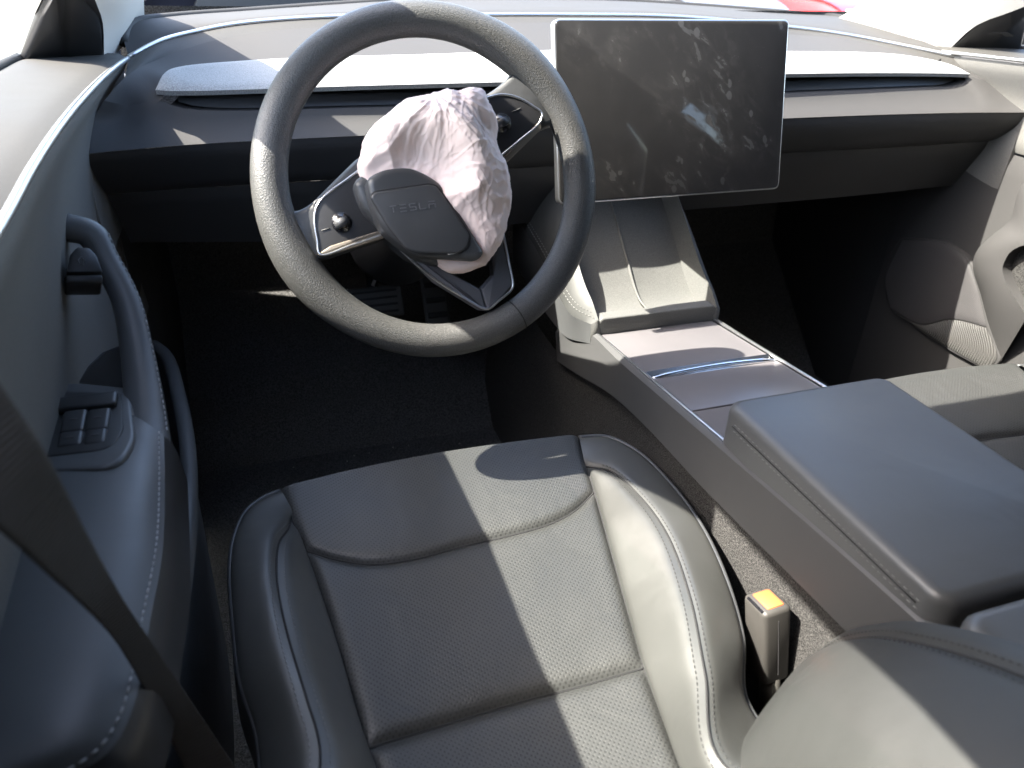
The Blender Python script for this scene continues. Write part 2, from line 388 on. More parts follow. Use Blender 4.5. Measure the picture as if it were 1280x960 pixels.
WIN = mat('dark_car_window', (.010, .012, .014), .35, spec=.2)
TYRE = mat('tyre_rubber', (.02, .02, .02), .8); RIMM = mat('alloy_rim', (.5, .5, .5), .35, 1.)
LAMP = mat('headlight_lens', (.75, .75, .78), .1, coat=.6)
def parked_car(x, y, rz, paint, label, size=1.):
    r = thing('parked_car', label, 'car', (0, 0, 0), 'cars parked in the yard outside')
    prof = [(-2.25, .35), (-2.3, .62), (-2.2, .92), (-1.75, 1.0), (-1.1, 1.42), (.25, 1.45), (1.0, 1.02), (1.95, .86), (2.28, .66), (2.3, .32)]
    bm = bmesh.new(); V = []
    pr = spl([(a, 0, b) for a, b in prof], 40)
    for s, zs in ((-.88, .88), (-.92, .97), (-.8, 1.), (0, 1.01), (.8, 1.), (.92, .97), (.88, .88)):
        row = []
        for p in pr:
            k = 1-.22*max(0, (p[2]-.95)/.5); row.append(bm.verts.new((p[0], s*k, .3+(p[2]-.3)*zs)))
        V.append(row)
    for a, b in zip(V, V[1:]):
        for i in range(39): bm.faces.new((a[i], a[i+1], b[i+1], b[i]))
    for row in (V[0], V[-1]): bm.faces.new(row)
    bmobj('body', bm, PAINTS[paint], r)
    for sg in (-1, 1):
        slab('side_window', [(-1.15, sg*.80, 1.02), (.85, sg*.80, 1.03), (.30, sg*.74, 1.36), (-.95, sg*.74, 1.36)], (0, sg, 0), .03, WIN, r, .006)
        rbox('headlight', (2.16, sg*.66, .70), (.2, .34, .12), .03, LAMP, r)
        for xx in (-1.4, 1.42):
            w = tube('wheel', [(xx, sg*.72, .33), (xx, sg*.93, .33)], .33, TYRE, r, n=24, samples=0, up=(0, 0, 1))
            tube('rim', [(xx, sg*.90, .33), (xx, sg*.945, .33)], .21, RIMM, w, n=20, samples=0)
    slab('windscreen', [(.36, -.66, 1.44), (.36, .66, 1.44), (1.02, .74, 1.05), (1.02, -.74, 1.05)], (.3, 0, .35), .03, WIN, r, .006)
    r.scale = (size,)*3; r.location = (x, y, -.45); r.rotation_euler = (0, 0, rz)
parked_car(.08, 6.4, R(2), 'dark', 'dark navy car parked straight ahead beyond the windscreen', .86)
parked_car(2.9, 10.5, R(-70), 'white', 'silver grey car parked beyond the windscreen above the touchscreen')
parked_car(5.6, 11.8, R(-75), 'grey', 'dark grey car parked beyond the windscreen between the silver and the red car')
parked_car(8.1, 12.2, R(-72), 'red', 'red car parked beyond the windscreen between the grey and the blue car')
parked_car(10.7, 12.6, R(-70), 'blue', 'blue car parked beyond the windscreen beside the pale right pillar')
parked_car(13.4, 13.0, R(-70), 'ochre', 'ochre yellow car parked farthest right beyond the windscreen')
parked_car(-14, 15.5, R(-40), 'white', 'silver grey car parked far left of the yard beyond the driver window')

# ------------------------------------------------------------------ car shell (mostly outside the frame)
def vw(*p): return p
roof = thing('car_roof', 'dark headlined car roof over the front seats, above the picture', 'roof', (0, 0, 1.06))
RL = [(-.60, .655), (-.606, .42), (-.603, .28), (-.594, .04), (-.60, -.3), (-.61, -1.56)]
HD = [(-.548, .668), (-.475, .605), (-.34, .586), (-.23, .548), (-.03, .55), (.25, .56), (.52, .60), (.606, .62)]
out = [(x, y, 1.06) for x, y in RL[::-1]]+[(x, y, 1.06) for x, y in HD]+[(.61, .3, 1.06), (.61, 0, 1.06), (.61, -1.56, 1.06)]
slab('headliner', out, (0, 0, 1), .035, HEADL, roof, .004)
for sg, nm, lb in ((-1, 'left', 'pale windscreen pillar trim beside the steering wheel, at the top left corner'), (1, 'right', 'sunlit white windscreen pillar trim at the top right, beyond the passenger vent')):
    p = thing('windscreen_pillar', lb, 'pillar', (sg*.70, 1.0, .83), 'windscreen pillars')
    rear = [(-.724, .99, .814), (-.707, .93, .862), (-.699, .86, .890), (-.690, .76, .93), (-.662, .60, .987), (-.638, .52, 1.02), (-.606, .42, 1.062)]
    front = [(-.690, 1.27, .848), (-.66, 1.08, .93), (-.62, .85, 1.01), (-.57, .64, 1.085)]
    base = [rear[0], (-.716, 1.08, .815), (-.706, 1.18, .826), front[0]]; head = [rear[-1], (-.58, .53, 1.08), front[-1]]
    f = lambda q: [(-sg*a[0], a[1], a[2]) for a in q]; h = lambda q: [(-sg*(a[0]-.04), a[1], a[2]+.01) for a in q]
    patch('trim', f(base), f(head), f(rear), f(front), 16, 24, LINER, p, up=(-sg, -.3, .2), crown=.010)
    patch('outer_skin', h(base), h(head), h(rear), h(front), 10, 14, MATTE, p, up=(sg, 0, .2))
    patch('rear_edge', f(rear), h(rear), f(rear[:1])+h(rear[:1]), f(rear[-1:])+h(rear[-1:]), 30, 3, BLACK, p, up=(0, -1, 0))
    patch('front_edge', f(front), h(front), f(front[:1])+h(front[:1]), f(front[-1:])+h(front[-1:]), 30, 3, BLACK, p, up=(0, 1, 0))
    s = thing('mirror_sail', ('black triangular corner trim between the driver window and the left pillar' if sg < 0 else 'dark triangular corner trim in front of the passenger window'), 'trim panel', (sg*.78, .9, .83), 'window corner trims')
    slab('panel', [(-sg*a, b, c) for a, b, c in [(-.803, .903, .816), (-.76, .945, .814), (-.722, .990, .814), (-.709, .928, .862), (-.701, .858, .900), (-.696, .780, .938), (-.712, .80, .930), (-.728, .848, .912), (-.757, .872, .878)]], (sg*.8, .6, 0), .016, BLACK, s, .004)
    if sg > 0:
        slab('speaker_grille', [(-sg*a, b, c) for a, b, c in [(-.785, .915, .832), (-.745, .955, .833), (-.727, .965, .838), (-.727, .93, .852), (-.752, .898, .856), (-.775, .897, .848)]], (-sg*.8, -.6, 0), .004, CARPET, s, .002)
    b = thing('door_pillar', ('dark centre pillar behind the driver door, outside the picture' if sg < 0 else 'dark centre pillar widened over the passenger window to block its reflection, outside the picture'), 'pillar', (sg*.74, -.1, .85), 'centre door pillars')
    if sg < 0: q = [(-.805, .10, .83), (-.775, .08, .862), (-.70, .02, .945), (-.655, -.03, 1.0), (-.622, -.08, 1.045), (-.608, -.10, 1.06), (-.60, -.16, 1.06), (-.78, -.22, .84), (-.80, -.20, .5), (-.80, .10, .5)]
    else: q = [(-.78, .50, .84), (-.70, .47, .95), (-.62, .44, 1.05), (-.60, .42, 1.06), (-.575, -.22, 1.06), (-.66, -.26, .975), (-.75, -.29, .86), (-.76, -.25, .5), (-.76, .25, .5)]  # widened forward over the door window to hide its reflection in the screen
    slab('panel', [(-sg*x, y, z) for x, y, z in q], (sg, 0, 0), .03, BLACK, b, .004)
    d = thing('rear_side_panel', ('dark rear side panel behind the driver, upper half added to shut out window light' if sg < 0 else 'dark rear side panel behind the passenger, upper half added to shut out window light'), 'side panel', (sg*.75, -.8, .5), 'rear side panels')
    slab('panel', [(sg*.76, -.16, .1), (sg*.76, -.16, .84), (sg*.76, -1.5, .90), (sg*.76, -1.5, .1)], (sg, 0, 0), .03, HEADL, d)
    slab('upper_panel', [(.78, -.46, .83), (.60, -.41, 1.062), (.60, -1.5, 1.062), (.78, -1.5, .83)] if sg > 0 else [(-.78, -.21, .83), (-.60, -.15, 1.062), (-.60, -1.5, 1.062), (-.78, -1.5, .83)], (sg, 0, 0), .03, HEADL, d)  # added to close the rear side windows: keeps sun and reflections off the screen
    fs = thing('footwell_side', ('dark side trim of the driver footwell' if sg < 0 else 'dark side trim of the passenger footwell beside the speaker'), 'trim panel', (sg*.75, 1.1, .3), 'footwell side trims')
    slab('panel', [(sg*.745, .93, .03), (sg*.745, .93, .70), (sg*.745, 1.42, .74), (sg*.745, 1.42, .03)], (sg, 0, 0), .02, DASHD, fs)
rs = thing('back_bench', 'dark rear bench seat behind the camera, outside the picture', 'seat', (0, -1.3, .3))
slab('rear_light_block', [(-.78, -1.56, .1), (.78, -1.56, .1), (.78, -1.56, .84), (.61, -1.56, 1.08), (-.61, -1.56, 1.08), (-.78, -1.56, .84)], (0, -1, 0), .03, HEADL, rs)  # added upright panel over the rear window, darkens what the screen reflects
rbox('backrest', (0, -1.45, .62), (1.3, .16, .62), .05, LEATHER, rs); rbox('cushion', (0, -1.12, .30), (1.3, .55, .16), .05, LEATHER, rs)
# floor, tunnel and firewall
fl = mesh('floor', [(-.76, -1.6, .03), (.76, -1.6, .03), (.76, 1.12, .03), (-.76, 1.12, .03), (-.76, 1.40, .30), (.76, 1.40, .30), (-.76, 1.44, .70), (.76, 1.44, .70), (-.74, 1.30, .86), (.74, 1.30, .86)],
          [(0, 1, 2, 3), (3, 2, 5, 4), (4, 5, 7, 6), (6, 7, 9, 8)], FLOORC, smooth=False); fl['kind'] = 'structure'
# windscreen and driver window
ws = tag(patch('windscreen', [(-.70, 1.30, .872), (-.35, 1.42, .886), (0, 1.45, .890), (.35, 1.42, .886), (.70, 1.30, .872)], [(-.61, .655, 1.10), (0, .60, 1.10), (.61, .655, 1.10)],
               [(-.70, 1.30, .872), (-.665, 1.0, .985), (-.61, .655, 1.10)], [(.70, 1.30, .872), (.665, 1.0, .985), (.61, .655, 1.10)], 16, 12, GLASS, up=(0, .5, 1))[0], 'clear windscreen glass beyond the dashboard', 'windscreen')
dw = tag(patch('window_glass', [(-.808, .08, .822), (-.808, .905, .822)], [(-.625, .02, 1.05), (-.725, .825, .918)], [(-.808, .08, .822), (-.625, .02, 1.05)], [(-.808, .905, .822), (-.725, .825, .918)], 6, 6, GLASS, up=(-1, 0, .5))[0], 'driver side window pane at the top left corner', 'window')

# ------------------------------------------------------------------ dashboard
dash = thing('dashboard', 'wide grey dashboard with full width air vent and silver trim line', 'dashboard', (0, 1.0, .6))
E = [(-.737, .786, .738), (-.700, .802, .737), (-.62, .818, .737), (-.45, .828, .737), (0, .830, .737), (.45, .828, .737), (.62, .818, .737), (.700, .806, .737), (.740, .795, .738)]
LBl = [E[0], ax(116, 150, -.727), ax(130, 126, -.712)]
Lm = LBl[-1]
LBu = [Lm, ax(156, 97, -.690), ay(200, 73, 1.0), ay(269, 50, 1.055), ay(344, 38, 1.08), (-.25, 1.10, .850), (0, 1.105, .852), (.25, 1.10, .849), ay(990, 43, 1.085), ay(1060, 49, 1.05), ay(1135, 66, .985), ay(1210, 88, .92), ay(1243, 103, .885)]
Rm = LBu[-1]
LBr = [E[-1], ay(1274, 126, .83), Rm]
SLe = [(-.652, .868, .781), ay(213, 131, .87), ay(240, 137, .868), (-.40, .868, .7655), (0, .870, .7655), (.29, .869, .7685), (.55, .869, .771), (.64, .872, .7725), (.668, .878, .779), (.672, .884, .787)]
PBe = [(-.654, .876, .790), ay(205, 92, .90), ay(226, 83, .94), ay(300, 76, .962), ay(400, 71, .965), ay(520, 68, .967), ay(640, 64, .967), (.10, .968, .826), ay(985, 64, .965), ay(1070, 65, .958), ay(1130, 69, .945), ay(1185, 80, .91), (.672, .884, .790)]
mlow = [Lm, (-.690, .868, .7775)]+SLe+[(.694, .876, .7815), Rm]
lowp = patch('lower_fascia', E, mlow, LBl, LBr, 150, 24, SOFT, dash, up=(0, -1, 1))
tb = [Lm, (-.690, .868, .7775), SLe[0]]+[(p[0], p[1]-.006, p[2]-.010) for p in PBe[1:-1]]+[SLe[-1], (.694, .876, .7815), Rm]
patch('upper_tray', tb, LBu, [Lm, Lm], [Rm, Rm], 150, 16, SOFT, dash, up=(0, -1, 1))
for sg in (-1, 1): slab('end_cap', [(sg*.741, .800, .60), (sg*.741, .800, .730), (sg*.738, .86, .765), (sg*.735, .93, .795), (sg*.728, 1.0, .816), (sg*.726, 1.10, .818), (sg*.735, 1.25, .818), (sg*.741, 1.25, .60)], (sg, 0, 0), .012, VINYL, dash, .002)
# padded vent shelf
padl = [(p[0], p[1]+.0, p[2]+dz) for p, dz in zip([(-.656, .872, .7935), (-.645, .868, .793), (-.618, .868, .792), (-.40, .867, .794), (-.185, .867, .795), (0, .867, .7965), (.283, .868, .798), (.467, .868, .7965), (.62, .870, .793), (.672, .876, .790)], [0]*10)]
pd = patch('vent_shelf', padl, [padl[0]]+PBe[1:-1]+[padl[-1]], [padl[0], padl[0]], [padl[-1], padl[-1]], 150, 16, PAD, dash, up=(0, -.4, 1), bulge=.003, w=.006, edges='bt')
lip = [(p[0], p[1]+.003, p[2]-.006) for p in padl]
mesh_l = patch('shelf_lip', lip, padl, [lip[0], padl[0]], [lip[-1], padl[-1]], 150, 4, PAD, dash, up=(0, -1, 0))
und = [(p[0]*.995, p[1]+.07, p[2]-.004) for p in padl]
patch('shelf_underside', lip, und, [lip[0], und[0]], [lip[-1], und[-1]], 60, 4, MATTE, dash, up=(0, 0, -1))
vent = SLe[1:-1]
back = [(p[0]*.99, p[1]+.06, p[2]-.001) for p in vent]
patch('vent_floor', vent, back, [vent[0], back[0]], [vent[-1], back[-1]], 80, 5, MATTE, dash, up=(0, 0, 1))
bt = [(p[0], p[1], p[2]+.03) for p in back]
patch('vent_back', back, bt, [back[0], bt[0]], [back[-1], bt[-1]], 60, 4, MATTE, dash, up=(0, -1, 0))
s0 = [(p[0]*.985, p[1]+.014, p[2]+.0010) for p in vent]; s1 = [(p[0]*.985, p[1]+.022, p[2]+.0155) for p in vent]
patch('vent_slat', s0, s1, [s0[0], s1[0]], [s0[-1], s1[-1]], 80, 4, BLACK, dash, up=(0, -1, 0))
# wrap strip, silver line and dash top
T = [ax(161, 72, -.698), ay(200, 52, 1.065), ay(250, 39, 1.09), ay(300, 30, 1.105), (-.42, 1.12, .857), (-.22, 1.13, .860), (0, 1.135, .861), (.22, 1.13, .859), ay(990, 35, 1.11), ay(1050, 43, 1.075), ay(1120, 56, 1.02), ay(1194, 71, .95)]
wl = LBu[1:-1]
patch('wrap_strip', wl, T, [wl[0], T[0]], [wl[-1], T[-1]], 140, 8, LEDGE, dash, up=(0, -1, .6))
tube('trim_line', [(p[0], p[1]-.002, p[2]+.001) for p in T], .0034, SILVER, dash, n=8, samples=120)
D = [(-.705, 1.06, .826), ay(168, 31, 1.14), ay(220, 23, 1.21), ay(300, 17, 1.27), ay(425, 8, 1.33), ay(500, 3.5, 1.36), ay(660, 2, 1.38), ay(785, 4, 1.38), ay(972, 17, 1.33), ay(1060, 25, 1.27), (.715, 1.07, .826)]
T2 = [(p[0], p[1]+.004, p[2]+.001) for p in T]
patch('top_pad', T2, D, [T2[0], D[0]], [T2[-1], D[-1]], 120, 12, SOFT, dash, up=(0, 0, 1), bulge=.004, w=.008, edges='b')
tube('windscreen_seal', [(p[0], p[1]+.004, p[2]+.002) for p in D], .007, RUBBER, dash, n=8, samples=90)
# lower face in two panels with a seam
E2 = [(p[0], p[1]+.0012, p[2]-.001) for p in E]
Sm = [(-.735, .852, .672), (-.60, .862, .671), (-.3, .868, .671), (0, .869, .672), (.3, .868, .672), (.6, .862, .673), (.745, .850, .678)]
Bt = [(-.73, .905, .592), (-.5, .915, .572), (0, .915, .572), (.5, .915, .574), (.74, .90, .585)]
patch('knee_panel', Sm, E2, [Sm[0], (-.738, .815, .71), E2[0]], [Sm[-1], (.744, .815, .71), E2[-1]], 80, 14, DASHD, dash, up=(0, -1, -.3), bulge=.004, w=.008, edges='tb')
Sm2 = [(p[0], p[1]+.002, p[2]-.001) for p in Sm]
patch('lower_panel', Bt, Sm2, [Bt[0], Sm2[0]], [Bt[-1], Sm2[-1]], 80, 10, DASHD, dash, up=(0, -1, -.3), bulge=.004, w=.008, edges='t')
Fu = [(-.74, 1.42, .60), (0, 1.42, .60), (.74, 1.42, .60)]
patch('underside', Bt, Fu, [Bt[0], Fu[0]], [Bt[-1], Fu[-1]], 20, 4, MATTE, dash, up=(0, 0, -1))

# ------------------------------------------------------------------ seats
ZI = lambda y: .398-.038*min(1, max(0, (.53-y)/.40))
def seat_cushion(root):
    IL = [az(350, 614, .400), az(364, 650, .395), az(381, 689, .386), az(400, 743, .379), az(425, 825, .371), az(456, 938, .363)]
    ILr = IL[-1:]+[(-.507, .09, .362), (-.490, -.03, .370)]
    IR = [az(723, 547, .401), az(733, 584, .396), az(743, 616, .388), az(770, 712, .377), az(805, 836, .364)]
    IRr = IR[-1:]+[az(853, 960, .362), (-.285, -.03, .370)]
    F = [IL[0], az(440, 592, .402), az(540, 572, .403), az(640, 557, .403), IR[0]]
    S1 = [IL[2], az(420, 701, .382), az(466, 707, .380), az(520, 700, .380), az(580, 684, .381), az(640, 670, .382), az(688, 656, .383), az(718, 640, .385), IR[2]]
    S2 = [IL[5], az(540, 912, .358), az(640, 882, .358), az(730, 858, .360), IR[4]]
    RB = [ILr[-1], (-.38, -.03, .362), IRr[-1]]
    ft = patch('front_panel', S1, F, IL[2::-1], IR[2::-1], 110, 60, PERF, root, bulge=.0065, w=.0055, edges='blr')
    patch('middle_panel', S2, S1, IL[5:1:-1], IR[4:1:-1], 110, 80, PERF, root, bulge=.0075, w=.006, crown=.003)
    patch('rear_panel', RB, S2, ILr[::-1], IRr[::-1], 90, 60, PERF, root, bulge=.0075, w=.006, edges='tlr')
    # right bolster: inner strip, outer strip
    RR = [IR[1], az(762, 589, .408), az(803, 625, .418), az(835, 671, .424), az(863, 749, .423), az(881, 841, .422), az(904, 956, .424), (-.196, -.02, .43)]
    OR = [az(723, 547, .401), az(757, 546, .402), az(794, 563, .403), az(835, 602, .405), az(876, 657, .406), az(908, 726, .403), az(927, 795, .390), az(933, 878, .375), (-.176, .05, .365), (-.172, -.05, .365)]
    IRi = IR[1:]+IRr[1:]
    p2 = patch('bolster_inner', [IR[1], IR[1]], [IRi[-1], RR[-1]], IRi, RR, 40, 90, LEATHER, root, bulge=.0075, w=.006, edges='lr', crown=.003)
    p3 = patch('bolster_outer', IR[:2][::1] and [IR[1], IR[0]], [RR[-1], OR[-1]], RR, OR, 36, 90, LEATHER, root, bulge=.0045, w=.006, edges='lr', crown=.001)
    # left bolster
    RLd = [IL[1]+np.array([.001, 0, 0]), az(360, 662, .404), az(349, 678, .414), az(346, 718, .424), az(352, 760, .430), az(362, 802, .433), az(383, 872, .437), az(400, 935, .440), (-.572, .08, .445), (-.565, -.02, .452)]
    RLd[0] = IL[1]
    OL = [IL[0], az(330, 622, .401), az(308, 639, .402), az(293, 672, .403), az(288, 710, .403), az(292, 777, .400), az(301, 852, .396), az(325, 935, .390), (-.618, .06, .385), (-.612, -.05, .385)]
    ILi = IL[1:]+ILr[1:]
    p4 = patch('bolster_inner', [IL[1], IL[1]], [RLd[-1], ILi[-1]], RLd, ILi, 40, 90, LEATHER, root, bulge=.0075, w=.006, edges='lr', crown=.003)
    p5 = patch('bolster_outer', [IL[0], IL[1]], [OL[-1], RLd[-1]], OL, RLd, 36, 90, LEATHER, root, bulge=.0075, w=.006, edges='lr', crown=.003)
    for pt, sd in ((p2, 'r'), (p3, 'l'), (p4, 'l'), (p5, 'r')):
        L, N = edge_line(pt, sd, .0055); stitches('stitching', L[4:], N[4:], THREADD if sd in 'rl' and pt in (p2, p3) else THREAD, root, step=.0058, ln=.0036, wd=.0010, ht=.0006)  # same thread darker on the sunlit bolster, lighter on the shaded: light in colour
    tube('piping', OR, .0032, DARKL, root, n=8, samples=90); tube('piping', OL, .0032, DARKL, root, n=8, samples=90)
    for C in (S1, S2, IL[1:]+ILr[1:], IR[1:]+IRr[1:], RR, RLd): tube('seam', [(p[0], p[1], p[2]+.0006) for p in C], .0011, MATTE, root, n=5, samples=70)
    # skirts and front roll
    def down(C, dx, dy, z): return [(p[0]+dx, p[1]+dy, z) for p in C]
    for C, dx in ((OR, .008), (OL, -.008)):
        mid = [(p[0]+dx, p[1], p[2]-.05) for p in C]; lo = down(C, -dx*.5, 0, .20)
        patch('side_skirt', mid, C, [mid[0], C[0]], [mid[-1], C[-1]], 60, 5, LEATHER, root, up=(dx, 0, .0))
        patch('side_skirt', lo, mid, [lo[0], mid[0]], [lo[-1], mid[-1]], 60, 4, BLACK, root, up=(dx, 0, .0))
    ff = [(p[0], p[1]+.012, p[2]-.03) for p in F]; fb = [(p[0], p[1]-.03, .20) for p in F]
    patch('front_roll', fb, F, [fb[0], ff[0], F[0]], [fb[-1], ff[-1], F[-1]], 40, 16, LEATHER, root, up=(0, 1, .1))
    rbox('seat_base', (-.37, .24, .16), (.40, .46, .12), .03, BLACK, root)
    for sx in (-.20, .20): rbox('seat_rail', (-.37+sx, .24, .062), (.04, .60, .05), .008, MATTE, root)
def copy_tree(o, parent=None):
    c = o.copy(); COL.objects.link(c)
    if parent is not None: c.parent = parent
    for ch in [q for q in bpy.data.objects if q.parent == o]: copy_tree(ch, c)
    return c
seat = thing('car_seat', 'black leather driver seat with perforated centre under the steering wheel', 'car seat', (0, 0, 0), 'front seats')
seat_cushion(seat)
pseat = copy_tree(seat); pseat.scale = (-1, 1, 1); pseat['label'] = 'black leather passenger seat partly hidden behind the centre armrest'
# driver backrest: right bolster in view, the rest below the frame
bk = seat
JN = ad(1026, 817, .74)
RG = [JN, ad(1055, 804, .70), ad(1085, 798.5, .665), ad(1117, 799.5, .635), ad(1192, 817, .585), ad(1280, 848, .545), ad(1400, 905, .50), ad(1560, 1010, .47)]
BB = [JN, ad(1000, 842, .735), ad(975, 872, .725), ad(945, 914, .712), ad(918, 962, .70), ad(890, 1030, .68)]
TPb = [BB[-1], ad(1080, 1090, .55), ad(1350, 1230, .47)]
RTb = [RG[-1], ad(1460, 1110, .465), TPb[-1]]
bi = patch('backrest_bolster_inner', RG, TPb, BB, RTb, 70, 70, BOLST, bk, up=(-.6, -.2, .8), bulge=.005, w=.005, edges='b', crown=.022)
RO = [p+np.array([.012+.012*k, .010-.022*k, -.012+.020*min(1, k*2)]) for p, k in zip(RG, np.linspace(0, 1, len(RG)))]
RO[0] = JN+np.array([.006, .004, -.012])
RX = [p+np.array([.030, -.045, -.02]) for p in RO]
ob = patch('backrest_bolster_outer', RG, RO, [RG[0], RO[0]], [RG[-1], RO[-1]], 60, 12, BOLST, bk, up=(.2, 0, 1), bulge=.006, w=.006, edges='b')
patch('backrest_side', RO, RX, [RO[0], RX[0]], [RO[-1], RX[-1]], 40, 8, BOLST, bk, up=(1, .3, .3))
BU = [p+np.array([.03, -.05, -.05]) for p in BB]
patch('backrest_bolster_underside', BB, BU, [BB[0], BU[0]], [BB[-1], BU[-1]], 30, 8, BOLST, bk, up=(-.2, .8, -.4))
tube('seam', [p+np.array([0, 0, .0008]) for p in RG], .0011, MATTE, bk, n=5, samples=80)
for pt in (bi, ob):
    L, N = edge_line(pt, 'b', .0055); stitches('stitching', L[2:], N[2:], THREADD, bk, step=.0058, ln=.0036, wd=.0010, ht=.0006)
patch('backrest_centre', [(-.53, -.03, .42), (-.40, -.035, .42), (-.29, -.02, .42)], [(-.52, -.19, .82), (-.40, -.20, .82), (-.30, -.19, .82)], [(-.53, -.03, .42), (-.52, -.11, .65), (-.52, -.19, .82)], [(-.29, -.02, .42), (-.29, -.11, .65), (-.30, -.19, .82)], 24, 30, PERF, bk, up=(0, 1, .2))

# ------------------------------------------------------------------ driver door
door = thing('driver_door', 'grey driver door panel with leather pull handle and window switches', 'door', (-.75, .35, .0))
Td = [(-.699, 1.018, .8115), (-.7, .90, .8165), (-.7, .738, .821), (-.7, .543, .821), (-.7, .403, .815), (-.7, .299, .806), (-.7, .15, .800), (-.7, -.15, .795)]
Bl = [(-.720, 1.0, .822), (-.760, .95, .824), (-.803, .905, .826), (-.806, .80, .827), (-.806, .60, .828), (-.806, .40, .828), (-.806, .15, .828), (-.806, -.15, .828)]
Tu = [(p[0]-.001, p[1], p[2]+.003) for p in Td]
patch('window_ledge', Tu, Bl, [Tu[0], Bl[0]], [Tu[-1], Bl[-1]], 60, 12, LEDGE, door, up=(.7, 0, .7), bulge=.003, w=.008, edges='bt')
tube('trim_line', [(p[0]+.001, p[1], p[2]+.001) for p in Td], .0034, SILVER, door, samples=90)
tube('window_seal', [(p[0]-.002, p[1], p[2]+.002) for p in Bl[2:]], .006, RUBBER, door, samples=40)
Tl = [(p[0]-.001, p[1], p[2]-.004) for p in Td]
rows = [(-.728, .775), (-.745, .72), (-.752, .64), (-.752, .555), (-.75, .45)]
Pb = [(-.745, 1.0, .45), (-.75, .70, .45), (-.75, .3, .45), (-.75, -.15, .45)]
patch('door_panel', Pb, Tl, [(-.745, 1.0, .45)]+[(x, 1.0, z) for x, z in rows[::-1][1:]]+[Tl[0]], [(-.75, -.15, .45)]+[(x, -.15, z) for x, z in [(-.738, .555), (-.718, .64), (-.700, .72), (-.694, .775)]]+[Tl[-1]], 70, 40, VINYL, door, up=(1, 0, .1), bulge=.003, w=.006, edges='t')
slab('lower_panel', [(-.752, -.15, .06), (-.752, .93, .06), (-.752, .93, .46), (-.752, -.15, .46)], (-1, 0, 0), .02, DOORL, door, .003)
slab('outer_skin', [(-.825, -.15, .05), (-.825, 1.1, .05), (-.825, 1.1, .82), (-.825, -.15, .82)], (-1, 0, 0), .02, PAINTS['grey'], door, .004)
# armrest with its leather top
OE = [az(10, 992, .560), az(70, 976, .561), az(114, 957, .562), az(142, 933, .564), az(163, 894, .566), az(175, 850, .568), az(187, 780, .570), az(203, 690, .572), az(206, 600, .576), az(205, 545, .584)]
IE = [(-.752, .085, .575), (-.752, .14, .578), (-.751, .20, .580), (-.750, .30, .583), (-.748, .385, .586), (-.735, .425, .587)]
am = patch('armrest_top', OE, IE, [OE[0], IE[0]], [OE[-1], (-.70, .430, .586), IE[-1]], 70, 30, DOORL, door, up=(0, 0, 1), bulge=.010, w=.012, edges='b', crown=.004)
OL2 = [(p[0]+.004, p[1], p[2]-.05) for p in OE]; OL3 = [(p[0]-.03, p[1], p[2]-.12) for p in OE]
ao = patch('armrest_side', OL2, OE, [OL2[0], OE[0]], [OL2[-1], OE[-1]], 70, 10, BLACK, door, up=(1, 0, 0), bulge=.006, w=.008, edges='t')
patch('armrest_underside', OL3, OL2, [OL3[0], OL2[0]], [OL3[-1], OL2[-1]], 40, 6, BLACK, door, up=(1, 0, -.5))
L, N = edge_line(am, 'b', .005); stitches('stitching', L, N, THREADL, door, wd=.0013)
# pull handle: a swept flat loop from the armrest up to the panel
hp = [(-.674, .33, .562), (-.675, .405, .572), (-.677, .455, .591), (-.681, .50, .617), (-.687, .540, .652), (-.702, .570, .686), (-.712, .586, .706), (-.735, .590, .714)]
hw = [.018, .0225, .0195, .0165, .0145, .0130, .0130, .016]
hdl = tube('pull_handle', hp, hw, DOORL, door, n=20, up=(.0, -.5, .8), flat=.62, samples=60)
hs = spl(hp, 60); hl = []; hn = []
hw2 = np.interp(np.linspace(0, 1, 60), np.linspace(0, 1, 8), hw)
Tt = np.gradient(hs, axis=0); Tt /= np.linalg.norm(Tt, axis=1, keepdims=True)
for i in range(60):
    a = np.cross(Tt[i], (0, -.5, .8)); a /= np.linalg.norm(a); b = np.cross(a, Tt[i]); th = R(22)
    hl.append(hs[i]+a*hw2[i]*math.cos(th)+b*hw2[i]*.62*math.sin(th)); hn.append(a*math.cos(th)*.6+b)
stitches('stitching', np.array(hl[14:54])+np.array(hn[14:54])*.0006, np.array(hn[14:54]), THREADL, door, wd=.0013)
